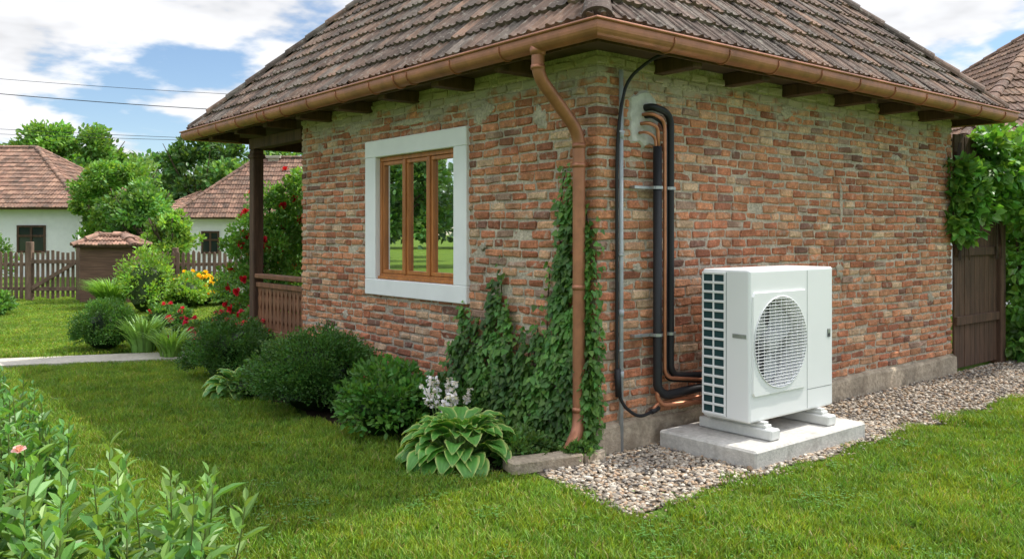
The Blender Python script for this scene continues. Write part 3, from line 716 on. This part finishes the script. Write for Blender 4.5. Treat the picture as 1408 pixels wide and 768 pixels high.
def hosta(name,pos,R,nl,Lf,margin=True,dark=(.05,.14,.028)):
    pos=np.array(pos,float);mb=MB();na,nw=9,8
    for k in range(nl):
        f=(k+.5)/nl;a=k*2.39996+U(-.2,.2);el=math.radians(78-60*f**.8+U(-7,7))
        L=Lf*U(.75,1.15)*(.75+.35*f);W=L*.66;st=R*.32*(.3+.7*f)
        d=np.array([math.cos(a),math.sin(a)]);base=pos+np.r_[d*st*.25,0];
        b2=base+np.r_[d*math.cos(el),math.sin(el)]*(R*.46*(1.0-.2*f)+.04)
        mb.tube([base+[0,0,.01],(base+b2)/2+[0,0,.015],b2],.004,5,(.2,.34,.09),cap=False)
        s=np.r_[-d[1],d[0],0.];twist=U(-.35,.35);V=[];C=[];cur=b2.copy();e=el*.75;jz=U(.85,1.15)
        for i in range(na):
            t=i/(na-1);dr=np.r_[d*math.cos(e),math.sin(e)];nr=np.r_[-d*math.sin(e),math.cos(e)]
            wv=W/2*(math.sin(math.pi*min(1,(t*.97+.03))**.72))*(1.0 if t<.99 else .02)+.002
            for j in range(nw+1):
                q=j/nw*2-1;cup=.30*abs(q)**1.5*wv+.004*math.sin(q*14)*(1-abs(q))+.006*math.sin(t*16+k)*abs(q)
                V.append(cur+s*q*wv*math.cos(twist*.5)+nr*(cup+q*wv*twist*.4))
                edge=abs(q)>.80 or t>.95
                g=np.array([.54,.60,.20]) if (edge and margin) else np.array(dark)*1.9*(1.12 if j%2 else .88)*jz
                C.append(g)
            cur=cur+dr*L/(na-1);e-=(.14+.09*f)
        F=[[i*(nw+1)+j,i*(nw+1)+j+1,(i+1)*(nw+1)+j+1,(i+1)*(nw+1)+j] for i in range(na-1) for j in range(nw)]
        mb.add(V,[np.array(F)],np.array(C))
    return mb.build(name,mLeaf,smooth=True,origin=pos)
hosta('variegated_hosta',at(6.0,-.36),.52,110,.235,dark=(.062,.165,.032))
hosta('hosta',at(8.45,-2.72),.34,50,.20,margin=True,dark=(.06,.15,.04))
mb=MB();m2=MB();c=at(6.5,-.50)
for k in range(13):
    b=c+np.array([U(-.12,.12),U(-.1,.1),0]);t=b+np.array([U(-.24,.24),U(-.24,.24),U(.36,.52)]);mb.tube([b,(b+t)/2+[.01,0,.05],t],.004,6,(.2,.34,.1))
    P=np.array([t-(t-b)*q for q in np.linspace(0,.2,5)])+rng.normal(0,.012,(5,3));flowers(m2,P,rng.normal(size=(5,3))*.6+np.array([0,0,-.8]),.036,(.80,.76,.82),5)
fs=mb.build('white_bellflowers',mLeaf,origin=c);child(m2,'bells',mPetal,fs)
bush('low_groundcover',np.array([-.5,.35,0]),(.30,.26,.12),2000,.04,MD,ncl=40)
bush('low_groundcover',np.array([-.35,1.6,0]),(.40,.5,.22),2600,.045,DK,ncl=40)
bush('low_groundcover',np.array([-.55,3.6,0]),(.42,.9,.30),5000,.04,MD,ncl=60)
bush('low_groundcover',np.array([-.22,-.02,0]),(.13,.10,.08),500,.035,MD,ncl=20)
# ivy
mb=MB()
def ivytop(y):
    pts=[(-.05,.45),(.0,.75),(.03,1.72),(.17,1.9),(.22,2.0),(.30,2.08),(.38,1.75),(.44,1.05),(.52,.72),(.62,.95),(.70,.62),(.78,.86),(.86,.66),(.94,.9),(1.02,1.05),(1.10,1.30),(1.16,1.10),(1.22,1.16),(1.28,.80),(1.36,.62),(1.44,.94),(1.52,.72),(1.60,.98),(1.72,.6),(1.9,.3)]
    return np.interp(y,[p[0] for p in pts],[p[1] for p in pts])
n=7600;Y=U(-.02,1.85,n*4);Z=U(.02,2.2,n*4)
gap=np.sin(Y*23+Z*5)+np.sin(Z*17-Y*9)+np.sin(Y*41+Z*31)*.7+np.sin(Y*67-Z*53)*.5
top=ivytop(Y)+.08*np.sin(Y*60)+rng.normal(0,.07,n*4)
rel=Z/np.maximum(top,.05)
ok=(Z<top)&(gap>-1.5+1.5*np.clip(rel-.25,0,1))&(U(0,1,n*4)<1.1-.55*rel);Y,Z=Y[ok][:n],Z[ok][:n];n=len(Y)
P=np.c_[-.015-U(0,.07,n)*np.where(Z<.7,1.3,.7),Y,Z]
D=unit(np.c_[-U(.1,.6,n),rng.normal(0,.55,n),-U(.3,1,n)]);N=unit(np.c_[-np.ones(n),rng.normal(0,.3,n),U(0,.8,n)])
t=.95+.3*np.sin(Y*9+Z*6);L=U(.03,.072,n)
mb.leaves(P,D,N,L,L*.95,cols(n,(.055,.125,.024),t,.4),((.12,.95),(.55,.6)),.18)
n2=260;Y=U(-.06,.05,n2);Z=U(.05,1.9,n2)**1.0;P=np.c_[U(-.08,.02,n2),-U(.0,.05,n2),Z*U(.2,1,n2)]
mb.leaves(P,unit(np.c_[rng.normal(0,.4,n2),-U(.1,.6,n2),-U(.3,1,n2)]),unit(np.c_[rng.normal(0,.4,n2),-np.ones(n2),U(0,.4,n2)]),.05,.048,cols(n2,(.055,.125,.024),np.ones(n2)),((.12,.95),(.55,.6)),.18)
for k in range(26):
    y=U(.05,1.65);z=0;pp=[]
    top=ivytop(y)*U(.8,1.12)
    while z<top: pp.append([-.012,y,z]);z+=.08;y+=rng.normal(0,.022)
    if len(pp)>3:
        mb.tube(pp,.005,5,(.09,.06,.035));q=np.array(pp[len(pp)//2:]);m=len(q)*3;qq=np.repeat(q,3,axis=0)+rng.normal(0,.02,(m,3));qq[:,0]=-.02-U(0,.02,m)
        mb.leaves(qq,unit(np.c_[-U(.1,.5,m),rng.normal(0,.7,m),-U(-.2,1,m)]),unit(np.c_[-np.ones(m),rng.normal(0,.3,m),U(0,.6,m)]),.045,.043,cols(m,(.065,.14,.026),np.ones(m)),((.12,.95),(.55,.6)),.18)
mb.build('climbing_ivy',mLeaf,origin=(0,.8,0))

def lance(name,pos,stems,R,hmin,hmax,Lf,col,per=20):
    pos=np.array(pos,float);mb=MB()
    for k in range(stems):
        a=U(0,6.28);r=R*math.sqrt(U(0,1));h=U(hmin,hmax)*(1-.18*(r/R)**2);b=pos+np.array([math.cos(a)*r*.5,math.sin(a)*r*.5,0]);tp=pos+np.array([math.cos(a)*r,math.sin(a)*r,h])
        pts=np.array([b*(1-t)+tp*t+np.array([math.cos(a),math.sin(a),0])*.06*math.sin(t*3.1) for t in np.linspace(0,1,7)]);mb.tube(pts,np.linspace(.006,.002,7),5,(.16,.2,.06))
        tt=np.linspace(.35,1,per);P=np.array([np.array([np.interp(t,np.linspace(0,1,7),pts[:,q]) for q in range(3)]) for t in tt])
        aa=np.arange(per)*2.4+U(0,6);el=.15+.9*(tt-.35)/.65+rng.normal(0,.18,per)
        D=np.c_[np.cos(aa)*np.cos(el),np.sin(aa)*np.cos(el),np.sin(el)];N=np.c_[-np.cos(aa)*np.sin(el),-np.sin(aa)*np.sin(el),np.cos(el)]
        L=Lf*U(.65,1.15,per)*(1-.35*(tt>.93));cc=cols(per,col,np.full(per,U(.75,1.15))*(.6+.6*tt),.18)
        mb.leaves(P,D,N,L,L*.33,cc,((.30,.9),(.65,.8)),.35,droop=.25)
    return mb.build(name,mLeaf,origin=pos)
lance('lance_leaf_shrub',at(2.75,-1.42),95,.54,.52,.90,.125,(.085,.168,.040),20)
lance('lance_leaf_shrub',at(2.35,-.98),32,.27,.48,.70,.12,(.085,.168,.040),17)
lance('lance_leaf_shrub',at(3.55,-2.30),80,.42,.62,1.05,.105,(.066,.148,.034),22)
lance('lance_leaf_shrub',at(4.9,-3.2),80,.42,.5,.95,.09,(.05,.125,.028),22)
m2=MB();flowers(m2,[at(2.9,-1.68,.86),at(3.3,-2.05,.93)],[[0,-.3,1],[0,-.3,1]],.03,(.8,.5,.5));m2.build('pink_blossom',mPetal)
def strap(name,pos,n,h,R,w,col,fl=None):
    pos=np.array(pos,float);mb=MB();seg=6
    for k in range(n):
        a=U(0,6.28);r=R*math.sqrt(U(0,1))*.4;d=np.array([math.cos(a),math.sin(a),0]);s=np.array([-d[1],d[0],0])*w/2;hh=h*U(.7,1.1);sp=R*U(.4,1.1);b=pos+d*r
        t=np.linspace(0,1,seg)[:,None];C=b+d*sp*t**1.8+np.array([0,0,1])*hh*(t-.28*t**3)
        ww=np.array([.8,1,1,.85,.55,.05])[:,None];V=np.concatenate([C-s*ww,C+s*ww]);i=np.arange(seg-1)
        mb.add(V,[np.stack([i,i+1,seg+i+1,seg+i],1)],np.array(col)*LEAFGAIN*U(.7,1.3))
    return mb.build(name,mLeaf,origin=pos)
strap('iris_clump',at(11.5,-4.98),170,.66,.40,.030,(.12,.22,.05))
strap('iris_clump',at(11.0,-4.40),120,.5,.32,.030,(.12,.22,.04))
strap('ornamental_grass',at(18.3,-8.6),700,.85,.6,.02,(.10,.20,.035))
for d,l,h,fc in((11.9,-4.4,.42,(.6,.03,.09)),(11.6,-3.6,.60,(.65,.07,.12)),(12.6,-4.1,.55,(.65,.07,.12)),(11.0,-3.75,.36,(.75,.2,.27))):
    bush('rose_bush',at(d,l),(.32,.32,h*.55),1500,.05,(.07,.14,.03),ncl=40,asp=.6,core=False,fl=(20,.06,fc))
bush('rose_bush',at(10.6,-3.2),(.28,.28,.3),1500,.045,(.07,.14,.03),ncl=40,core=False,fl=(16,.055,(.7,.09,.14)))
mb=MB();c=at(12.6,-3.66);m2=MB()
for(dl,dd,z,r) in((0,0,.5,.55),(-.1,.1,1.0,.5),(.15,0,1.45,.5),(.1,.1,1.9,.45),(.55,.3,1.0,.6),(.6,.3,1.8,.5),(-.22,0,1.35,.36),(.35,.2,2.2,.38),(-.25,0,.75,.45),(-.1,-.1,1.65,.36)):
    cc=c+np.r_[RT*dl+FW*dd,z];foliage(mb,1500,cc,(r,r,r*.8),28,.35,.06,(.085,.18,.034),.6,zmin=-1)
    d=unit(rng.normal(size=(7,3)));flowers(m2,cc+d*r*.97,d,.075,(.58,.02,.04))
mb.tube([c,c+[0,0,1],c+[.1,0,2.2]],[.03,.02,.01],6,(.08,.05,.03))
o=mb.build('climbing_rose',mLeaf,origin=c);child(m2,'blossoms',mPetal,o)
for nm,d,l,r,col,L,fl in(('forsythia_shrub',17.2,-7.4,(.54,.55,.76),(.12,.22,.035),.075,None),('forsythia_shrub',18.2,-7.0,(.45,.45,.42),(.12,.22,.035),.07,None),
   ('marigold_bush',18.9,-7.0,(.5,.45,.42),(.08,.17,.03),.06,(60,.09,(.85,.55,.02))),('boxwood_hedge',19.2,-6.25,(.75,.5,.40),(.04,.10,.02),.05,None),('boxwood_hedge',19.4,-5.3,(.7,.5,.40),(.045,.11,.02),.05,None),
   ('peony_bush',16.5,-10.1,(.4,.4,.28),(.07,.16,.03),.07,(3,.09,(.6,.1,.2))),('laurel_shrub',16.8,-10.9,(.6,.5,.5),(.06,.14,.025),.08,None),('laurel_shrub',23.0,-14.6,(.9,.9,1.0),(.07,.15,.03),.12,None),
   ('peony_bush',14.6,-5.9,(.35,.35,.22),(.06,.14,.03),.06,(12,.06,(.6,.03,.08))),('laurel_shrub',18.9,-4.3,(.7,.6,.7),(.07,.15,.03),.08,None)):
    bush(nm,at(d,l),r,2600,L,col,ncl=45,spread=.3,asp=.5,fl=fl)
# ---------------------------------------------------------------- fence, gate, shed
Rc=np.array([[RT[0],FW[0],0],[RT[1],FW[1],0],[0,0,1.]])
def fence(name,d,l0,l1,skip=(),h=1.2,slope=0):
    mb=MB();x=l0
    while x<l1:
        if not any(a<x<b for a,b in skip):
            hh=h+U(-.03,.03);p=at(d+slope*(x-l0),x,0);w=.038
            V=np.array([[-w,-.01,.06],[w,-.01,.06],[w,-.01,hh-.05],[0,-.01,hh],[-w,-.01,hh-.05],[-w,.01,.06],[w,.01,.06],[w,.01,hh-.05],[0,.01,hh],[-w,.01,hh-.05]])@rotz(rng.normal(0,.04)).T
            V=V@Rc.T+p;mb.add(V,[[0,1,2,3,4],[9,8,7,6,5],[[0,5,6,1],[1,6,7,2],[2,7,8,3],[3,8,9,4],[4,9,5,0]]])
        x+=.125
    segs=[l0]+[v for ab in skip for v in ab]+[l1]
    for a,b in zip(segs[::2],segs[1::2]):
        for z in(.3,.88): mb.boxes(at(d+.04+slope*((a+b)/2-l0),(a+b)/2,z),((b-a)/2,.025,.04),.004,R=Rc)
        for q in np.arange(a,b+.1,2.2): mb.boxes(at(d+.1,q,.62),(.06,.06,.66),.01,R=Rc)
    return mb.build(name,mFence,origin=at(d,(l0+l1)/2))
fence('picket_fence',20.4,-18,2,skip=((-11.55,-10.3),))
mb=MB()
for x in np.arange(-11.45,-10.35,.12): mb.boxes(at(20.35,x,.64),(.035,.012,.55+.03*math.sin(x*9)),.004,R=Rc)
for z in(.3,.95): mb.boxes(at(20.31,-10.92,z),(.56,.02,.045),.004,R=Rc)
ang=math.atan2(.65,1.1);Ry=np.array([[math.cos(ang),0,-math.sin(ang)],[0,1,0],[math.sin(ang),0,math.cos(ang)]]);mb.boxes(at(20.28,-10.92,.62),(.6,.015,.045),.004,R=Rc@Ry)
for x in(-11.52,-10.32): mb.boxes(at(20.35,x,.7),(.07,.07,.72),.01,R=Rc)
mb.build('garden_gate',mFence,origin=at(20.35,-10.9))
mPane=mat('dark_glass',(.02,.025,.03),rough=.08,spec=.8)
def small_house(name,d,l,L,W,eave,tan,over=.5,wins=(),wallm=mWhite,pal=None,expo=.31,wid=.25,yaw=0,chim=None,base=.0):
    E=bpy.data.objects.new(name,None);scene.collection.objects.link(E);E.location=at(d,l);E.rotation_euler=(0,0,-TH+yaw)
    def own(o): o.parent=E
    mb=MB();mb.box((-L/2,0,base-.1),(L/2,W,eave),.01);own(mb.build('walls',wallm,None))
    mb=MB();tile_roof(mb,-L/2-over,-over,L/2+over,W+over,eave-.05,tan,expo,wid,1.,pal=pal);own(mb.build('roof',mTile,None))
    mb=MB();mb.box((-L/2-over+.03,-over+.03,eave-.09),(L/2+over-.03,W+over-.03,eave-.03),.01)
    for(x,z,w,h) in wins:
        for xx in(x-w/2,x+w/2,x): mb.box((xx-.04,-.05,z),(xx+.04,-.003,z+h),.004)
        for zz in(z,z+h*.62,z+h): mb.box((x-w/2-.04,-.055,zz-.04),(x+w/2+.04,-.004,zz+.04),.004)
    own(mb.build('trim',mWood,None))
    if wins:
        mb=MB()
        for(x,z,w,h) in wins: mb.box((x-w/2,-.02,z),(x+w/2,-.002,z+h),.001)
        own(mb.build('panes',mPane,None))
    if chim:
        mb=MB();mb.box((chim[0]-.25,W/2-.25,eave),(chim[0]+.25,W/2+.25,chim[1]),.01,(.4,.2,.12));mb.box((chim[0]-.32,W/2-.32,chim[1]),(chim[0]+.32,W/2+.32,chim[1]+.12),.01,(.3,.25,.2));own(mb.build('chimney',mBrick,None))
    return E
redpal=np.array([[.27,.155,.11],[.23,.135,.095],[.30,.18,.125],[.20,.125,.092]])
small_house('white_cottage',32,-21.6,10.6,7.0,2.62,.66,wins=((3.55,.95,1.0,.95),(.4,.95,1.0,.95)),pal=redpal)
small_house('white_cottage',37,-9.8,9.0,5.0,2.35,.95,wins=((-3.3,.8,.7,.9),(-1.5,.8,.7,.9)),pal=redpal*.85,chim=(-1.2,5.1))
small_house('tiled_cottage',56,-20.0,6,5,3.1,.62,pal=redpal*1.2)
small_house('garden_shed',19.6,-9.35,1.2,.6,1.38,.55,over=.14,wallm=mat('shed_boards',(.15,.085,.055),rough=.85,nz=((8,.3),(2,.2)),stretch=(.3,1,6),bump=((14,.8,.01),)),pal=redpal*1.25,expo=.2,wid=.16)
small_house('neighbour_house',15.5,12.7,8.5,7.0,3.35,.75,pal=np.array([[.19,.115,.08],[.16,.10,.075],[.22,.135,.09]]))
small_house('white_cottage',30,-44,9,6,2.6,.8,wins=((-2,.9,1,1),(2,.9,1,1)),pal=redpal,yaw=math.radians(70))

# ---------------------------------------------------------------- trees
def tree(name,pos,h,r,n,L,col,cb=.35,ncl=60):
    pos=np.array(pos,float);mb=MB();lf=MB();tr_=max(.08,h*.022)
    mb.tube([pos,pos+[.05,0,h*.3],pos+[0,.08,h*.65]],[tr_*1.2,tr_,tr_*.4],9,(.5,.5,.5))
    cz=h*(cb+(1-cb)/2);rz=h*(1-cb)/2
    for k in range(11):
        a=U(0,6.28);z0=U(.25,.5)*h;e=pos+np.array([math.cos(a)*r*.7,math.sin(a)*r*.7,U(.5,.9)*h]);s=pos+[0,0,z0]
        mb.tube([s,(s+e)/2+[0,0,-.05*h*.3],e],[tr_*.5,tr_*.3,.02],6,(.5,.5,.5))
    sub=16
    for k in range(sub):
        d=unit(rng.normal(size=(1,3)))[0];c=pos+np.array([d[0]*r*.66,d[1]*r*.66,cz+d[2]*rz*.70]);rr=r*U(.24,.44)
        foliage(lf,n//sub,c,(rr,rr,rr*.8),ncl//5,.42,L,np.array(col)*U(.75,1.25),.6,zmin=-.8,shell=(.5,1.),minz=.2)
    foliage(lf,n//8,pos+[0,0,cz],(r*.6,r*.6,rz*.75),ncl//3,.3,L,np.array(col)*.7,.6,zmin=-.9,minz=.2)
    ob=lf.build(name,mLeaf,origin=pos);child(mb,'trunk',mBark,ob);return ob
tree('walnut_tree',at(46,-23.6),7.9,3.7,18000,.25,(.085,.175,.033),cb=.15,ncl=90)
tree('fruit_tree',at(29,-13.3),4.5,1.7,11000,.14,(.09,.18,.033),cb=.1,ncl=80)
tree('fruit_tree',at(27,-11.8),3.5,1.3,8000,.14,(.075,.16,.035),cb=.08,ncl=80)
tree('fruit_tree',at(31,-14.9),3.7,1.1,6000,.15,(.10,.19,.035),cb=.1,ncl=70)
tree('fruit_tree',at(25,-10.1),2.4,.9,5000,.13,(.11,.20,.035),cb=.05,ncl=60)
tree('cherry_tree',at(15.5,-3.4),3.0,1.0,6000,.11,(.09,.18,.03),cb=.1)
tree('elm_tree',at(60,-22),8.9,3.6,7000,.4,(.06,.125,.033),cb=.15)
tree('elm_tree',at(58,-15),7.9,4,7000,.4,(.065,.13,.033),cb=.1)
for d,l,h,r in((26,-38,7,3),(20,-31,6,2.6),(38,-47,8,3.5),(10,-30,6.5,3),(50,-60,9,4)): tree('lime_tree',at(d,l),h,r,4500,.32,(.05,.11,.03),cb=.12)
mb=MB()
for k in range(80):
    l=-78+k*1.95+U(-.8,.8);d=U(72,98);h=U(6.3,9.0)*(d/80);r=U(3,4.6)
    c=at(d,l,h-r*.8);foliage(mb,800,c,(r,r,r*.85),20,.35,.62,np.array([.055,.11,.042])*U(.75,1.35),.7,zmin=-.6,minz=.1)
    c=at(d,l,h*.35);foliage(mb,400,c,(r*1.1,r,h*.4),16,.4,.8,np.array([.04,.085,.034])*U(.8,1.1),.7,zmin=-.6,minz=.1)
for k in range(26):
    d=-5+k*3.4;l=-80-U(0,14);h=U(7,10);r=U(3.5,5);c=at(d,l,h-r*.8);foliage(mb,500,c,(r,r,r*.85),18,.38,.8,np.array([.052,.105,.04])*U(.75,1.3),.7,zmin=-.6,minz=.1)
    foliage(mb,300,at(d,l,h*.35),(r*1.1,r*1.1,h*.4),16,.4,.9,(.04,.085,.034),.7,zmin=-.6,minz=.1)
mb.build('distant_trees',mLeaf)
mb=MB()
def clump(dx,dy,z,r,n,L=.09,col=(.07,.16,.028),rz=1): foliage(mb,n,np.array([dx,dy,z]),(r,r,r*rz),30,.38,L,col,.8,prof=((.15,.95),(.6,.7)),zmin=-1,up=-.2)
for(dx,dy,z,r,n) in((6.35,-.12,2.45,.34,700),(5.95,-.1,2.15,.24,420),(6.05,-.08,1.85,.2,260),(6.75,-.15,2.55,.38,800),(7.15,-.2,2.4,.42,900),(6.6,-.1,2.05,.22,300),(7.3,-.2,1.9,.45,800),(5.68,-.08,2.30,.15,170),(5.72,-.07,2.0,.15,160),(5.66,-.06,1.72,.11,90),(5.8,-.08,1.6,.12,90)): clump(dx,dy,z,r,n,.10)
for k in range(9): 
    x=U(5.65,7);mb.tube([[x+.05*math.sin(z*5+k),-.05,z] for z in np.arange(1.3,2.7,.15)],.008,5,(.08,.05,.03))
mb.build('grape_vine',mLeaf,origin=(6.6,0,0))
mb=MB()
for(dx,dy,z,r,n) in((7.7,.1,.6,.6,1500),(7.9,-.1,1.3,.6,1500),(8.3,.3,2.1,.75,1700),(7.6,.2,2.4,.5,1100),(8.6,-.3,.8,.8,1900),(9.2,.1,1.7,.9,1900),(9.6,-.5,.8,.9,1700),(7.45,-.15,.25,.35,700)): clump(dx,dy,z,r,n,.10,(.07,.16,.03))
for k in range(6): 
    x=7.6+.35*k;mb.tube([[x,.1,0],[x+.1,.0,1.2],[x,.1,2.4]],[.03,.02,.01],6,(.07,.05,.03))
mb.build('hazel_hedge',mLeaf,origin=(8.5,0,0))
bush('laurel_shrub',at(11.3,7.4),(.6,.5,.55),2200,.09,(.06,.14,.03),ncl=40)

# ---------------------------------------------------------------- utility lines
E=empty('overhead_power_lines',at(38,-30))
mb=MB()
def wire(a,b,sag,r=.012):
    a=np.array(a);b=np.array(b);t=np.linspace(0,1,40)[:,None];P=a*(1-t)+b*t;P[:,2]-=(4*sag*t*(1-t))[:,0];mb.tube(P,r,5)
A=at(30,-27,0);B=at(34,4,0)
wire(A+[0,0,7.5],B+[0,0,6.2],.55,.015);wire(A+[0,.3,8.0],B+[0,.3,6.9],.5,.009);wire(A+[.2,0,5.9],B+[.2,0,5.2],.35,.009);wire(A+[.2,0,5.6],B+[.2,0,5.35],.35,.009)
mb.build('wires',mCable,E)
mb=MB()
for p in(A,B): mb.tube([p,p+[0,0,8.3]],[.14,.10],10);mb.boxes(p+[0,0,7.7],(.7,.05,.05),.01);mb.boxes(p+[0,0,5.75],(.4,.04,.05),.01)
mb.build('poles',mWood,E)

# ---------------------------------------------------------------- light
sv=Vector((2.0,-.46,2.9)).normalized()
sd=bpy.data.lights.new('sun','SUN');sd.energy=5;sd.angle=math.radians(.5);sd.color=(1,.955,.88)
so=bpy.data.objects.new('sun',sd);scene.collection.objects.link(so);so.rotation_euler=sv.to_track_quat('Z','Y').to_euler();so.location=(8,-6,12)
w=bpy.data.worlds.new('World');scene.world=w;w.use_nodes=True;nt=w.node_tree;N=nt.nodes;L=nt.links;N.clear()
out=N.new('ShaderNodeOutputWorld');bg=N.new('ShaderNodeBackground');bg.inputs[1].default_value=.15
sky=N.new('ShaderNodeTexSky');sky.sky_type='NISHITA';sky.sun_disc=False;sky.sun_elevation=math.asin(sv.z);sky.sun_rotation=math.atan2(sv.x,sv.y);sky.air_density=.95;sky.dust_density=.15;sky.ozone_density=2.5
tc=N.new('ShaderNodeTexCoord');sp=N.new('ShaderNodeSeparateXYZ');L.new(tc.outputs['Generated'],sp.inputs[0])
mz=N.new('ShaderNodeMath');mz.operation='MAXIMUM';L.new(sp.outputs[2],mz.inputs[0]);mz.inputs[1].default_value=0
az=N.new('ShaderNodeMath');az.operation='ADD';L.new(mz.outputs[0],az.inputs[0]);az.inputs[1].default_value=.22
dv=N.new('ShaderNodeVectorMath');dv.operation='DIVIDE';L.new(tc.outputs['Generated'],dv.inputs[0])
cb=N.new('ShaderNodeCombineXYZ');[L.new(az.outputs[0],cb.inputs[i]) for i in range(3)];L.new(cb.outputs[0],dv.inputs[1])
mp=N.new('ShaderNodeMapping');mp.inputs['Location'].default_value=(3.1,1.7,0);L.new(dv.outputs[0],mp.inputs[0])
def wn(sc,det):
    z=N.new('ShaderNodeTexNoise');z.inputs['Scale'].default_value=sc;z.inputs['Detail'].default_value=det;z.inputs['Roughness'].default_value=.52;L.new(mp.outputs[0],z.inputs['Vector']);return z
nz=wn(2.5,6)
cr=N.new('ShaderNodeMapRange');cr.interpolation_type='SMOOTHSTEP';cr.inputs[1].default_value=.45;cr.inputs[2].default_value=.56;L.new(nz.outputs['Fac'],cr.inputs[0])
ce=N.new('ShaderNodeMapRange');ce.inputs[1].default_value=.30;ce.inputs[2].default_value=.7;ce.inputs[3].default_value=6.4;ce.inputs[4].default_value=20;L.new(sp.outputs[2],ce.inputs[0])  # extra cloud brightness added high up, above the view, to lift ambient light
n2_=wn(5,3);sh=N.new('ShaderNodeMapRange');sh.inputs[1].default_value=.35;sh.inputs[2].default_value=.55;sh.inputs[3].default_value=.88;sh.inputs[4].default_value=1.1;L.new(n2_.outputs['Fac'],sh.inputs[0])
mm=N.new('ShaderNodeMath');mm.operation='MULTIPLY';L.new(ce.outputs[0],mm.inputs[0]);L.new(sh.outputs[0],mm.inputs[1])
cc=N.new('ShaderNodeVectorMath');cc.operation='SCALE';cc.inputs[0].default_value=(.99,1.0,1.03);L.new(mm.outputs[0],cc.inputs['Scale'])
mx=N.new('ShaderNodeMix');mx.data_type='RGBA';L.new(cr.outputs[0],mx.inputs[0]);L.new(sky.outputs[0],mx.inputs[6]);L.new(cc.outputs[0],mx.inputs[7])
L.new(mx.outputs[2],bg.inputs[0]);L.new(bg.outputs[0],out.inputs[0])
# ---------------------------------------------------------------- camera
cd=bpy.data.cameras.new('camera');cd.sensor_width=36;cd.lens=1171/1408*36;cd.shift_y=-62/1408;cd.clip_end=4000;cd.clip_start=.05
co=bpy.data.objects.new('camera',cd);scene.collection.objects.link(co);co.location=CAM;co.rotation_euler=(math.pi/2,0,-TH);scene.camera=co
scene.view_settings.view_transform='Standard';scene.view_settings.look='None';scene.view_settings.exposure=0
